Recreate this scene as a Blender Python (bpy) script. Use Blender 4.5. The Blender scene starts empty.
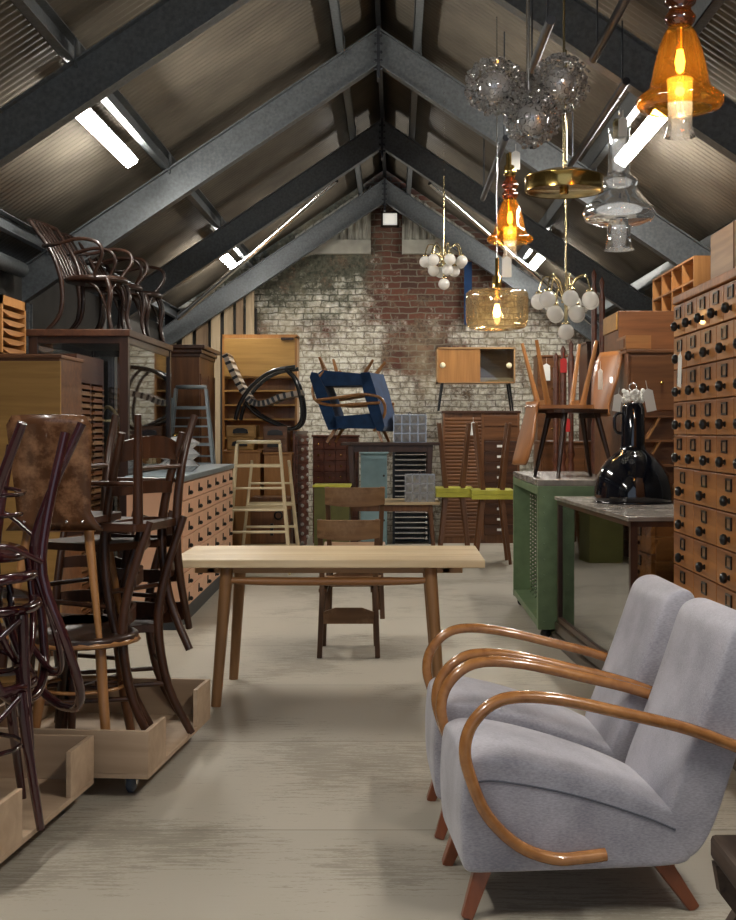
import bpy, math, random
from mathutils import Vector, Matrix, Euler
R = math.radians; PI = math.pi
random.seed(7)
S = bpy.context.scene; COL = S.collection

# ---------------------------------------------------------------- camera, light, exposure
cd = bpy.data.cameras.new('camera'); cam = bpy.data.objects.new('camera', cd); COL.objects.link(cam)
cam.location = (0, 0, 1.35); cam.rotation_euler = (R(90), 0, 0)
cd.sensor_width = 36; cd.lens = 36*1250/920; cd.shift_x = -27/920; cd.shift_y = -30/920
S.camera = cam
S.view_settings.view_transform = 'Standard'; S.view_settings.look = 'None'
S.view_settings.gamma = 1; S.view_settings.use_curve_mapping = False
S.view_settings.exposure = 0.55
LAMP = 80.0            # strength of the fluorescent battens
w = bpy.data.worlds.new('world'); S.world = w; w.use_nodes = True
w.node_tree.nodes['Background'].inputs[0].default_value = (.70, .82, 1, 1)
w.node_tree.nodes['Background'].inputs[1].default_value = 0.42

def W(px, D): return (px-395)*D/1250
def Z(py, D): return 1.35-(py-430)*D/1250

# ---------------------------------------------------------------- materials
def new_mat(name):
    m = bpy.data.materials.new(name); m.use_nodes = True
    nt = m.node_tree; b = nt.nodes['Principled BSDF']
    return m, nt, b
def N(nt, t, **kw):
    n = nt.nodes.new(t)
    for k, v in kw.items():
        if k.startswith('i_'): n.inputs[k[2:].replace('_', ' ')].default_value = v
        else: setattr(n, k, v)
    return n
def coords(nt, scale=(1, 1, 1), rot=(0, 0, 0)):
    tc = N(nt, 'ShaderNodeTexCoord'); mp = N(nt, 'ShaderNodeMapping')
    mp.inputs['Scale'].default_value = scale; mp.inputs['Rotation'].default_value = rot
    nt.links.new(tc.outputs['Object'], mp.inputs[0]); return mp.outputs[0]
def ramp(nt, fac, stops):
    r = N(nt, 'ShaderNodeValToRGB'); e = r.color_ramp.elements
    while len(e) < len(stops): e.new(.5)
    for i, (p, c) in enumerate(stops):
        e[i].position = p; e[i].color = c if len(c) == 4 else (*c, 1)
    nt.links.new(fac, r.inputs[0]); return r.outputs[0]
def bump(nt, b, h, strength=.2, dist=.005):
    n = N(nt, 'ShaderNodeBump'); n.inputs['Strength'].default_value = strength; n.inputs['Distance'].default_value = dist
    nt.links.new(h, n.inputs['Height']); nt.links.new(n.outputs[0], b.inputs['Normal'])
def plain(name, c, rough=.5, metal=0, var=.15, sc=8, coat=0, spec=.5):
    m, nt, b = new_mat(name)
    no = N(nt, 'ShaderNodeTexNoise', i_Scale=sc, i_Detail=5.0)
    nt.links.new(coords(nt), no.inputs[0])
    d = tuple(x*(1-var) for x in c); u = tuple(min(1, x*(1+var)) for x in c)
    nt.links.new(ramp(nt, no.outputs[0], [(.3, d), (.7, u)]), b.inputs['Base Color'])
    b.inputs['Roughness'].default_value = rough; b.inputs['Metallic'].default_value = metal
    b.inputs['Coat Weight'].default_value = coat; b.inputs['Specular IOR Level'].default_value = spec
    return m
def wood(name, c1, c2, axis='z', rough=.4, sc=1.0, coat=0, wear=None):
    m, nt, b = new_mat(name)
    s = {'x': (2, 28, 28), 'y': (28, 2, 28), 'z': (28, 28, 2)}[axis]
    co = coords(nt, tuple(a*sc for a in s))
    no = N(nt, 'ShaderNodeTexNoise', i_Scale=1.0, i_Detail=6.0, i_Distortion=.6); nt.links.new(co, no.inputs[0])
    n2 = N(nt, 'ShaderNodeTexNoise', i_Scale=.16, i_Detail=3.0); nt.links.new(co, n2.inputs[0])
    mx = N(nt, 'ShaderNodeMath', operation='ADD'); nt.links.new(no.outputs[0], mx.inputs[0]); nt.links.new(n2.outputs[0], mx.inputs[1])
    mh = N(nt, 'ShaderNodeMath', operation='MULTIPLY'); mh.inputs[1].default_value = .5; nt.links.new(mx.outputs[0], mh.inputs[0])
    col = ramp(nt, mh.outputs[0], [(.36, c1), (.62, c2)])
    if wear:
        n3 = N(nt, 'ShaderNodeTexNoise', i_Scale=6.0, i_Detail=8.0, i_Roughness=.7); nt.links.new(coords(nt), n3.inputs[0])
        f = ramp(nt, n3.outputs[0], [(.5, (0, 0, 0)), (.66, (1, 1, 1))])
        mi = N(nt, 'ShaderNodeMix', data_type='RGBA'); nt.links.new(f, mi.inputs['Factor'])
        nt.links.new(col, mi.inputs['A']); mi.inputs['B'].default_value = (*wear, 1); col = mi.outputs['Result']
    nt.links.new(col, b.inputs['Base Color'])
    b.inputs['Roughness'].default_value = rough; b.inputs['Coat Weight'].default_value = coat
    bump(nt, b, no.outputs[0], .15, .002)
    return m
def thin_glass(name, c=(1, 1, 1), gl=.08, bumpy=0, dens=.0, rough=.02):
    m, nt, b = new_mat(name); nt.nodes.remove(b)
    out = nt.nodes['Material Output']
    tr = N(nt, 'ShaderNodeBsdfTransparent'); tr.inputs[0].default_value = (*c, 1)
    g = N(nt, 'ShaderNodeBsdfGlossy'); g.inputs['Roughness'].default_value = rough; g.inputs['Color'].default_value = (.95, .95, .95, 1)
    fr = N(nt, 'ShaderNodeLayerWeight', i_Blend=.35)
    ad = N(nt, 'ShaderNodeMath', operation='MULTIPLY_ADD', use_clamp=True); ad.inputs[1].default_value = .75; ad.inputs[2].default_value = gl
    nt.links.new(fr.outputs['Fresnel'], ad.inputs[0])
    mi = N(nt, 'ShaderNodeMixShader'); nt.links.new(ad.outputs[0], mi.inputs[0])
    last = tr.outputs[0]
    if dens:
        df = N(nt, 'ShaderNodeBsdfTranslucent'); df.inputs[0].default_value = (*c, 1)
        d2 = N(nt, 'ShaderNodeBsdfDiffuse'); d2.inputs[0].default_value = (*c, 1)
        m3 = N(nt, 'ShaderNodeMixShader'); m3.inputs[0].default_value = .5
        nt.links.new(df.outputs[0], m3.inputs[1]); nt.links.new(d2.outputs[0], m3.inputs[2])
        m2 = N(nt, 'ShaderNodeMixShader'); m2.inputs[0].default_value = dens
        nt.links.new(last, m2.inputs[1]); nt.links.new(m3.outputs[0], m2.inputs[2]); last = m2.outputs[0]
    nt.links.new(last, mi.inputs[1]); nt.links.new(g.outputs[0], mi.inputs[2]); nt.links.new(mi.outputs[0], out.inputs[0])
    if bumpy:
        no = N(nt, 'ShaderNodeTexNoise', i_Scale=bumpy, i_Detail=2.0); nt.links.new(coords(nt), no.inputs[0])
        bn = N(nt, 'ShaderNodeBump', i_Strength=.5, i_Distance=.004); nt.links.new(no.outputs[0], bn.inputs['Height'])
        for q in (g, fr): nt.links.new(bn.outputs[0], q.inputs['Normal'])
    return m
def emit(name, c, s):
    m, nt, b = new_mat(name); b.inputs['Base Color'].default_value = (*c, 1)
    b.inputs['Emission Color'].default_value = (*c, 1); b.inputs['Emission Strength'].default_value = s
    return m

# ---------------------------------------------------------------- mesh helper
def smooth_path(pts, k=5, closed=False):
    P = [Vector(p) for p in pts]; n = len(P)
    if n < 3: return P
    out = []
    rng = n if closed else n-1
    for i in range(rng):
        if closed: a, b, c, d = P[(i-1) % n], P[i], P[(i+1) % n], P[(i+2) % n]
        else: a, b, c, d = P[max(i-1, 0)], P[i], P[i+1], P[min(i+2, n-1)]
        for j in range(k):
            t = j/k
            out.append(.5*((2*b)+(c-a)*t+(2*a-5*b+4*c-d)*t*t+(3*b-a-3*c+d)*t*t*t))
    if not closed: out.append(P[-1])
    return out
class MB:
    def __init__(s): s.v = []; s.f = []; s.sm = []; s.m = None
    def add(s, vs, fs, smooth=False):
        o = len(s.v)
        for v in vs:
            v = Vector(v)
            s.v.append(tuple(s.m @ v) if s.m else tuple(v))
        for f in fs: s.f.append([o+i for i in f]); s.sm.append(smooth)
        return s
    def box(s, x0, y0, z0, x1, y1, z1):
        if x0 > x1: x0, x1 = x1, x0
        if y0 > y1: y0, y1 = y1, y0
        if z0 > z1: z0, z1 = z1, z0
        return s.add([(x0, y0, z0), (x1, y0, z0), (x1, y1, z0), (x0, y1, z0), (x0, y0, z1), (x1, y0, z1), (x1, y1, z1), (x0, y1, z1)],
              [(0, 3, 2, 1), (4, 5, 6, 7), (0, 1, 5, 4), (1, 2, 6, 5), (2, 3, 7, 6), (3, 0, 4, 7)])
    def bar(s, p, q, w, d, w2=None, d2=None, ref=(0, 1, 0)):
        p, q = Vector(p), Vector(q); t = (q-p).normalized(); r = Vector(ref)
        if abs(t.dot(r)) > .95: r = Vector((1, 0, 0))
        a = t.cross(r).normalized(); b = a.cross(t).normalized()   # a: width dir, b: depth dir (near ref)
        w2 = w2 or w; d2 = d2 or d; vs = []
        for c, ww, dd in ((p, w, d), (q, w2, d2)):
            for x, y in ((-1, -1), (1, -1), (1, 1), (-1, 1)): vs.append(c+a*(x*ww/2)+b*(y*dd/2))
        return s.add(vs, [(0, 3, 2, 1), (4, 5, 6, 7), (0, 1, 5, 4), (1, 2, 6, 5), (2, 3, 7, 6), (3, 0, 4, 7)])
    def tube(s, pts, r=.01, n=8, k=5, closed=False, flat=1.0, ref=None):
        P = smooth_path(pts, k, closed) if k > 1 and len(pts) > 2 else [Vector(p) for p in pts]
        m = len(P)
        if isinstance(r, (int, float)): rr = [r]*m
        else:
            rr = []
            for i in range(m):
                t = i/(m-1)*(len(r)-1); j = min(int(t), len(r)-2); rr.append(r[j]+(r[j+1]-r[j])*(t-j))
        T = []
        for i in range(m):
            a = P[(i-1) % m] if closed else P[max(i-1, 0)]; b = P[(i+1) % m] if closed else P[min(i+1, m-1)]
            T.append((b-a).normalized())
        u = Vector(ref) if ref else (Vector((0, 0, 1)) if abs(T[0].z) < .9 else Vector((1, 0, 0)))
        vs = []
        for i in range(m):
            if ref: u = Vector(ref)
            u = (u-T[i]*u.dot(T[i])).normalized(); b = T[i].cross(u)
            for q in range(n):
                a = 2*PI*q/n; vs.append(P[i]+u*(math.cos(a)*rr[i]*flat)+b*(math.sin(a)*rr[i]))
        fs = []
        for i in range(m if closed else m-1):
            for q in range(n):
                j = (i+1) % m; fs.append((i*n+q, i*n+(q+1) % n, j*n+(q+1) % n, j*n+q))
        s.add(vs, fs, True)
        if not closed:
            s.add(vs[:n], [tuple(range(n))[::-1]]); s.add(vs[-n:], [tuple(range(n))])
        return s
    def lathe(s, prof, c=(0, 0, 0), n=24, axis='z', sx=1, sy=1, wob=0):
        vs = []; c = Vector(c)
        for r, z in prof:
            for q in range(n):
                a = 2*PI*q/n; rr = r*(1+wob*math.sin(a*6))
                x, y = rr*math.cos(a)*sx, rr*math.sin(a)*sy
                vs.append(c+(Vector((x, y, z)) if axis == 'z' else Vector((x, -z, y)) if axis == '-y' else Vector((z, x, y))))
        fs = [(i*n+q, i*n+(q+1) % n, (i+1)*n+(q+1) % n, (i+1)*n+q) for i in range(len(prof)-1) for q in range(n)]
        return s.add(vs, fs, True)
    def prism(s, poly, a0, a1, axis='x', smooth=False):
        n = len(poly); vs = []
        for a in (a0, a1):
            for p, q in poly: vs.append((a, p, q) if axis == 'x' else (p, a, q) if axis == 'y' else (p, q, a))
        s.add(vs, [(i, (i+1) % n, n+(i+1) % n, n+i) for i in range(n)], smooth)
        return s.add(vs, [tuple(range(n))[::-1], tuple(range(n, 2*n))])
    def ball(s, c, r, n=12):
        return s.lathe([(r*math.sin(PI*i/n), -r*math.cos(PI*i/n)) for i in range(n+1)], c, n)
    def torus(s, c, R_, r, nrm=(0, 0, 1), n=12, k=5):
        nrm = Vector(nrm).normalized(); a = nrm.orthogonal().normalized(); b = nrm.cross(a); c = Vector(c)
        return s.tube([c+a*(R_*math.cos(2*PI*i/n))+b*(R_*math.sin(2*PI*i/n)) for i in range(n)], r, k, 1, True, ref=nrm)
    def build(s, name, mat, parent=None, loc=(0, 0, 0), rot=(0, 0, 0), bevel=0, sub=0, seg=2):
        me = bpy.data.meshes.new(name); me.from_pydata(s.v, [], s.f); me.materials.append(mat)
        me.polygons.foreach_set('use_smooth', s.sm if not sub else [True]*len(s.f)); me.update()
        import bmesh
        bm = bmesh.new(); bm.from_mesh(me); bmesh.ops.remove_doubles(bm, verts=bm.verts, dist=1e-6) if sub else None
        bmesh.ops.recalc_face_normals(bm, faces=bm.faces); bm.to_mesh(me); bm.free()
        o = bpy.data.objects.new(name, me); COL.objects.link(o); o.parent = parent; o.location = loc; o.rotation_euler = rot
        if bevel:
            md = o.modifiers.new('bevel', 'BEVEL'); md.width = bevel; md.segments = seg; md.limit_method = 'ANGLE'; md.angle_limit = R(40)
        if sub:
            md = o.modifiers.new('sub', 'SUBSURF'); md.levels = sub; md.render_levels = sub
        return o
def tag(o, label, cat, group=None, kind=None):
    o['label'] = label; o['category'] = cat
    if group: o['group'] = group
    if kind: o['kind'] = kind
    return o
def thing(name, label, cat, loc=(0, 0, 0), rz=0, group=None, rot=None, scale=None):
    o = bpy.data.objects.new(name, None); COL.objects.link(o); o.empty_display_size = .1
    o.location = loc; o.rotation_euler = rot if rot else (0, 0, R(rz))
    if scale: o.scale = (scale,)*3 if isinstance(scale, (int, float)) else scale
    return tag(o, label, cat, group)
def dup(root, label, loc, rz=0, rot=None, group=None, scale=None):
    r = root.copy(); COL.objects.link(r); r.location = loc; r.rotation_euler = rot if rot else (0, 0, R(rz)); r['label'] = label
    if group: r['group'] = group
    if scale: r.scale = (scale,)*3
    for ch in list(root.children):
        c = ch.copy(); COL.objects.link(c); c.parent = r
        for g in list(ch.children):
            d = g.copy(); COL.objects.link(d); d.parent = c
    return r
def dpart(o, loc, parent=None, rot=None):
    c = o.copy(); COL.objects.link(c); c.location = loc
    if parent: c.parent = parent
    if rot: c.rotation_euler = rot
    return c
def struct(o): o['kind'] = 'structure'; return o

M = {}
M['steel'] = plain('galvanised_steel', (.15, .165, .175), .45, .45, .22, 45)
M['steel_dark'] = plain('dark_steel', (.05, .055, .065), .45, .6, .25, 10)
M['chrome'] = plain('chrome', (.7, .7, .7), .15, 1, .05)
M['iron'] = plain('black_iron', (.012, .012, .013), .3, .3, .2, coat=.3)
M['rubber'] = plain('blue_grey_rubber', (.06, .075, .10), .6)
M['dark'] = wood('espresso_wood', (.012, .005, .003), (.035, .014, .008), 'z', .35, coat=.3)
M['walnut'] = wood('walnut_wood', (.026, .009, .004), (.078, .028, .012), 'z', .38, coat=.2)
M['walnut_x'] = wood('walnut_wood_x', (.034, .012, .006), (.09, .034, .015), 'x', .38, coat=.2)
M['brown'] = wood('brown_wood', (.10, .037, .012), (.22, .088, .03), 'z', .4, coat=.2)
M['brown_x'] = wood('brown_wood_x', (.10, .037, .012), (.22, .088, .03), 'x', .4, coat=.2)
M['redbrown'] = wood('red_brown_wood', (.06, .018, .009), (.15, .045, .022), 'x', .4)
M['burgundy'] = wood('burgundy_lacquer', (.022, .004, .006), (.05, .010, .013), 'z', .16, coat=.8)
M['honey'] = wood('honey_beech', (.24, .10, .03), (.42, .20, .07), 'z', .32, coat=.4)
M['honey_x'] = wood('honey_beech_x', (.24, .10, .03), (.42, .20, .07), 'x', .32, coat=.4)
M['armwood'] = wood('bent_arm_beech', (.27, .105, .03), (.43, .19, .06), 'x', .25, coat=.6)
M['cherry'] = wood('cherry_leg', (.17, .045, .018), (.28, .08, .03), 'z', .35, coat=.3)
M['oak'] = wood('yellow_oak', (.34, .18, .045), (.48, .27, .075), 'x', .45)
M['oak_z'] = wood('golden_oak', (.30, .13, .035), (.45, .21, .06), 'z', .4, coat=.2)
M['teak'] = wood('teak_top', (.28, .15, .06), (.48, .28, .12), 'x', .4)
M['tabletop'] = wood('pale_table_top', (.58, .42, .23), (.80, .64, .42), 'x', .4, .7)
M['tableleg'] = wood('table_leg_wood', (.20, .10, .04), (.33, .17, .07), 'z', .4)
M['school'] = wood('worn_school_wood', (.13, .062, .025), (.27, .145, .062), 'x', .5, wear=(.34, .20, .10))
M['school_z'] = wood('worn_school_leg', (.06, .028, .012), (.16, .075, .03), 'z', .5)
M['plyback'] = wood('worn_ply_back', (.05, .02, .009), (.12, .048, .019), 'z', .26, .5, coat=.4, wear=(.30, .15, .075))
M['ply'] = wood('birch_plywood', (.36, .25, .16), (.52, .38, .26), 'x', .6, .5)
M['ply_orange'] = wood('orange_bent_ply', (.22, .085, .025), (.34, .14, .045), 'z', .38, .6, coat=.2)
M['catalog'] = wood('catalog_oak', (.22, .075, .02), (.48, .19, .055), 'y', .4, coat=.1)
M['catalog_x'] = wood('catalog_oak_front', (.22, .075, .02), (.52, .215, .06), 'x', .4, .7, coat=.1)
M['board'] = wood('rough_board', (.30, .22, .13), (.55, .43, .28), 'z', .8)
M['board2'] = wood('dark_rough_board', (.16, .10, .06), (.33, .23, .14), 'z', .8)
M['weathered'] = wood('weathered_wood', (.03, .018, .013), (.10, .065, .045), 'y', .6)
M['peach'] = plain('peach_paint', (.70, .41, .26), .5, 0, .08, 5)
M['bluegrey'] = plain('blue_grey_top', (.17, .22, .25), .3, 0, .2, 7)
M['plinth'] = plain('dark_plinth', (.03, .035, .04), .5)
M['green'] = plain('green_paint', (.15, .22, .115), .45, .1, .15, 12)
M['olive'] = plain('olive_paint', (.10, .10, .02), .5)
M['lime'] = plain('lime_paint', (.60, .58, .07), .45)
M['cream'] = plain('cream_paint', (.66, .56, .36), .45, 0, .1)
M['greymetal'] = plain('pale_grey_paint', (.27, .32, .35), .4, .2, .1)
M['paleblue'] = plain('pale_blue_paint', (.27, .42, .46), .5, 0, .12)
M['paper'] = plain('paper', (.86, .85, .81), .7, 0, .03)
M['redpaper'] = plain('red_paper', (.55, .02, .02), .6, 0, .03)
M['stone'] = plain('grey_counter_top', (.24, .215, .19), .25, 0, .35, 9)
M['enamel'] = plain('black_enamel', (.004, .005, .010), .08, 0, .1, coat=1)
M['brass'] = plain('polished_brass', (.65, .44, .14), .16, 1, .1)
M['gold'] = plain('pale_gold_metal', (.62, .52, .30), .2, 1, .1)
M['opal'] = thin_glass('opal_glass', (1, .99, .96), .04, 0, .96, .1)
M['clear'] = thin_glass('clear_glass', (.95, .97, .99), .12, 14, .24)
M['pane'] = thin_glass('window_pane', (.90, .92, .90), .06)
M['pane_dark'] = thin_glass('counter_pane', (.78, .80, .72), .22)
M['crystal'] = thin_glass('crystal_glass', (.97, .97, .97), .38, 60, .6)
M['facet'] = thin_glass('faceted_glass', (.96, .97, .98), .25, 0, .6, .1)
M['amber'] = thin_glass('amber_glass', (.86, .43, .06), .06, 22, .09)
M['smoke'] = thin_glass('smoked_amber_glass', (.88, .76, .54), .07, 10, .06)
M['darkamber'] = thin_glass('dark_amber_glass', (.38, .12, .02), .12, 10, .2)
M['bulb'] = emit('warm_bulb', (1, .62, .25), 14)
M['tubelight'] = emit('fluorescent_diffuser', (1, .95, .86), LAMP)
M['skylit'] = emit('daylit_vent', (.9, .88, .8), .32)
M['dial'] = plain('ivory_disc', (.80, .72, .48), .35, 0, .04)
M['webbing'] = plain('pale_leather_webbing', (.52, .44, .36), .6, 0, .15)
M['navy'] = plain('navy_velvet', (.006, .038, .12), .85, 0, .3, 9)
M['navy'].node_tree.nodes['Principled BSDF'].inputs['Sheen Weight'].default_value = .15

def fabric():
    m, nt, b = new_mat('grey_lilac_upholstery')
    n1 = N(nt, 'ShaderNodeTexNoise', i_Scale=5.0, i_Detail=5.0); nt.links.new(coords(nt), n1.inputs[0])
    n2 = N(nt, 'ShaderNodeTexNoise', i_Scale=1.0, i_Detail=3.0); nt.links.new(coords(nt, (260, 90, 260)), n2.inputs[0])
    mx = N(nt, 'ShaderNodeMath', operation='MULTIPLY_ADD'); mx.inputs[1].default_value = .6
    nt.links.new(n2.outputs[0], mx.inputs[0]); nt.links.new(n1.outputs[0], mx.inputs[2])
    nt.links.new(ramp(nt, mx.outputs[0], [(.55, (.27, .262, .305)), (1.0, (.52, .505, .565))]), b.inputs['Base Color'])
    b.inputs['Roughness'].default_value = .9; b.inputs['Sheen Weight'].default_value = .3
    bump(nt, b, n2.outputs[0], .35, .002); return m
M['fabric'] = fabric()
M['fabric_seam'] = plain('seam_fabric', (.12, .125, .15), .9)

def floor_mat():
    m, nt, b = new_mat('brushed_floor')
    a = N(nt, 'ShaderNodeTexNoise', i_Scale=1.0, i_Detail=7.0, i_Roughness=.65); nt.links.new(coords(nt, (7, 60, 1)), a.inputs[0])
    c = N(nt, 'ShaderNodeTexNoise', i_Scale=1.1, i_Detail=6.0); nt.links.new(coords(nt), c.inputs[0])
    d = N(nt, 'ShaderNodeTexNoise', i_Scale=1.0, i_Detail=3.0); nt.links.new(coords(nt, (60, 300, 1)), d.inputs[0])
    s1 = N(nt, 'ShaderNodeMath', operation='MULTIPLY_ADD'); s1.inputs[1].default_value = .8
    nt.links.new(a.outputs[0], s1.inputs[0]); nt.links.new(c.outputs[0], s1.inputs[2])
    s2 = N(nt, 'ShaderNodeMath', operation='MULTIPLY_ADD'); s2.inputs[1].default_value = .35
    nt.links.new(d.outputs[0], s2.inputs[0]); nt.links.new(s1.outputs[0], s2.inputs[2])
    col = ramp(nt, s2.outputs[0], [(.70, (.24, .21, .165)), (1.02, (.34, .305, .245)), (1.40, (.44, .40, .33))])
    br = N(nt, 'ShaderNodeTexBrick'); br.offset = .4
    for k, v in (('Scale', 1.0), ('Mortar Size', .004), ('Brick Width', 60.), ('Row Height', 1.2), ('Mortar Smooth', .3)): br.inputs[k].default_value = v
    br.inputs['Color1'].default_value = (1, 1, 1, 1); br.inputs['Color2'].default_value = (.88, .88, .88, 1); br.inputs['Mortar'].default_value = (.35, .33, .3, 1)
    mp = coords(nt); mp.node.inputs['Location'].default_value = (29, -.62, 0); nt.links.new(mp, br.inputs[0])
    mi = N(nt, 'ShaderNodeMix', data_type='RGBA', blend_type='MULTIPLY'); mi.inputs['Factor'].default_value = .8
    nt.links.new(col, mi.inputs['A']); nt.links.new(br.outputs[0], mi.inputs['B']); nt.links.new(mi.outputs['Result'], b.inputs['Base Color'])
    b.inputs['Roughness'].default_value = .62; bump(nt, b, a.outputs[0], .25, .004); return m
def brick_mat():
    m, nt, b = new_mat('old_brick_whitewash'); L = nt.links.new
    tc = N(nt, 'ShaderNodeTexCoord'); sp = N(nt, 'ShaderNodeSeparateXYZ'); L(tc.outputs['Object'], sp.inputs[0])
    dn = N(nt, 'ShaderNodeTexNoise', i_Scale=2.0, i_Detail=3.0); L(tc.outputs['Object'], dn.inputs[0])
    cb = N(nt, 'ShaderNodeCombineXYZ')
    zz = N(nt, 'ShaderNodeMath', operation='MULTIPLY_ADD'); zz.inputs[1].default_value = .02; L(dn.outputs[0], zz.inputs[0]); L(sp.outputs[2], zz.inputs[2])
    d2 = N(nt, 'ShaderNodeTexNoise', i_Scale=7.0, i_Detail=4.0); L(tc.outputs['Object'], d2.inputs[0])
    ds = N(nt, 'ShaderNodeSeparateColor'); L(d2.outputs['Color'], ds.inputs[0])
    xa = N(nt, 'ShaderNodeMath', operation='MULTIPLY_ADD'); xa.inputs[1].default_value = .10; L(ds.outputs[0], xa.inputs[0]); L(sp.outputs[0], xa.inputs[2])
    za = N(nt, 'ShaderNodeMath', operation='MULTIPLY_ADD'); za.inputs[1].default_value = .045; L(ds.outputs[1], za.inputs[0]); L(zz.outputs[0], za.inputs[2])
    L(xa.outputs[0], cb.inputs[0]); L(za.outputs[0], cb.inputs[1])
    br = N(nt, 'ShaderNodeTexBrick')
    for k, v in (('Scale', 1.0), ('Mortar Size', .009), ('Brick Width', .225), ('Row Height', .08), ('Mortar Smooth', .25), ('Bias', -.1)): br.inputs[k].default_value = v
    br.inputs['Color1'].default_value = (.15, .052, .03, 1); br.inputs['Color2'].default_value = (.055, .028, .02, 1); br.inputs['Mortar'].default_value = (.17, .15, .115, 1)
    L(cb.outputs[0], br.inputs[0])
    def noise(s, d=6., r=.6, off=0):
        mp = N(nt, 'ShaderNodeMapping'); mp.inputs['Location'].default_value = (off, 0, off); L(tc.outputs['Object'], mp.inputs[0])
        n = N(nt, 'ShaderNodeTexNoise', i_Scale=s, i_Detail=d, i_Roughness=r); L(mp.outputs[0], n.inputs[0]); return n.outputs[0]
    def math_(op, a, b_, c=None, clamp=False):
        n = N(nt, 'ShaderNodeMath', operation=op, use_clamp=clamp)
        for i, q in enumerate((a, b_, c)):
            if q is None: continue
            if isinstance(q, (int, float)): n.inputs[i].default_value = q
            else: L(q, n.inputs[i])
        return n.outputs[0]
    def mix(f, A, B):
        n = N(nt, 'ShaderNodeMix', data_type='RGBA'); L(f, n.inputs['Factor'])
        L(A, n.inputs['A']) if not isinstance(A, tuple) else setattr(n.inputs['A'], 'default_value', (*A, 1))
        L(B, n.inputs['B']) if not isinstance(B, tuple) else setattr(n.inputs['B'], 'default_value', (*B, 1))
        return n.outputs['Result']
    # dark mossy growth in the upper left of the wall, whitewash low down
    moss = math_('ADD', math_('MULTIPLY', math_('SUBTRACT', -.25, sp.outputs[0]), 1.6, None, True), math_('MULTIPLY', noise(2.2, 5, .6, 3), .9))
    moss = math_('MULTIPLY', moss, math_('MULTIPLY', math_('SUBTRACT', sp.outputs[2], 2.55), 2.2, None, True))
    mossf = ramp(nt, math_('ADD', moss, math_('MULTIPLY', noise(14), .35)), [(.62, (0, 0, 0)), (1.0, (1, 1, 1))])
    mosc = ramp(nt, noise(18, 6, .7), [(.35, (.035, .038, .028)), (.6, (.12, .12, .085)), (.75, (.24, .23, .18))])
    col = mix(mossf, br.outputs[0], mosc)
    # whitewash strength falls with height, and less in a red stripe near the middle of the gable
    zt = math_('MULTIPLY', math_('SUBTRACT', 3.35, sp.outputs[2]), .34)
    xt = math_('MULTIPLY', math_('ABSOLUTE', math_('ADD', sp.outputs[0], -.15), 0), .10)
    ws = math_('ADD', math_('ADD', zt, xt), math_('MULTIPLY', noise(1.1, 6, .62), 1.75))
    ws = math_('ADD', ws, math_('MULTIPLY', noise(9, 8, .75, 5), .75))
    ws = math_('SUBTRACT', ws, math_('MULTIPLY', br.outputs['Fac'], .12))
    wf = ramp(nt, ws, [(1.02, (0, 0, 0)), (1.0, (0, 0, 0))])
    ww = math_('MULTIPLY', math_('SUBTRACT', ws, 1.48), 4.0, None, True)
    wc = ramp(nt, noise(16, 8, .7, 9), [(.34, (.26, .22, .15)), (.48, (.66, .62, .51)), (.64, (.88, .86, .79))])
    # mortar lines stay readable through the wash
    wc2 = mix(math_('MULTIPLY', br.outputs['Fac'], .7), wc, (.22, .19, .14))
    col = mix(ww, col, wc2)
    och = math_('MULTIPLY', math_('SUBTRACT', noise(1.7, 5, .6, 21), .52), 5.0, None, True)
    col = mix(math_('MULTIPLY', och, .55), col, (.40, .33, .21))
    bald = math_('MULTIPLY', math_('SUBTRACT', noise(3.2, 9, .82, 13), .53), 10.0, None, True)
    col = mix(bald, col, ramp(nt, noise(22, 5, .6, 2), [(.35, (.07, .05, .035)), (.65, (.24, .17, .11))]))
    L(col, b.inputs['Base Color']); b.inputs['Roughness'].default_value = .85
    hh = math_('ADD', math_('MULTIPLY', br.outputs['Fac'], -1.0), math_('MULTIPLY', noise(30), .8))
    bump(nt, b, hh, .6, .015); return m
M['floor'] = floor_mat(); M['brick'] = brick_mat()
M['sheet'] = plain('dusty_roof_sheet', (.135, .118, .092), .55, 0, .30, 2.2)
M['wallsheet'] = plain('dark_wall_lining', (.045, .042, .038), .7, 0, .3, 3)
M['panel'] = plain('gable_sheet', (.35, .34, .29), .6, 0, .2, 6)

# ---------------------------------------------------------------- the building
XC, ZA, SL = -.13, 4.5, .67          # ridge x, rafter apex height, roof slope
XL, XR = -2.98, 2.78                  # side walls
def roof(x, off=0): return ZA+off-SL*abs(x-XC)
Y0, Y1 = -2.0, 16.05
struct(MB().box(XL-.3, Y0, -.1, XR+.3, Y1+.2, 0).build('floor', M['floor']))
struct(MB().prism([(XL-.1, 0), (XR+.1, 0), (XR+.1, roof(XR)+.15), (XC, ZA+.2), (XL-.1, roof(XL)+.15)], Y1, Y1+.2, 'y').build('wall_back', M['brick']))
struct(MB().box(XL-.1, Y0, 0, XL, Y1, roof(XL)+.1).build('wall_left', M['wallsheet']))
struct(MB().box(XR, Y0, 0, XR+.1, Y1, roof(XR)+.1).build('wall_right', M['wallsheet']))
def corr(side):
    m = MB(); pitch = .076; seg = 8; n = int((Y1-Y0)/pitch)*seg; vs = []
    x1 = XL-.1 if side < 0 else XR+.1; L = 4
    for i in range(n+1):
        y = Y0+i*pitch/seg; h = .009*math.sin(2*PI*i/seg)
        for j in range(L+1):
            x = XC+(x1-XC)*j/L; vs.append((x, y, roof(x, .19)+h))
    m.add(vs, [(i*(L+1)+j, i*(L+1)+j+1, (i+1)*(L+1)+j+1, (i+1)*(L+1)+j) for i in range(n) for j in range(L)], True)
    return m
for s in (-1, 1):
    o = struct(corr(s).build('ceiling', M['sheet'])); md = o.modifiers.new('t', 'SOLIDIFY'); md.thickness = .004
tn = [0]
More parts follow.
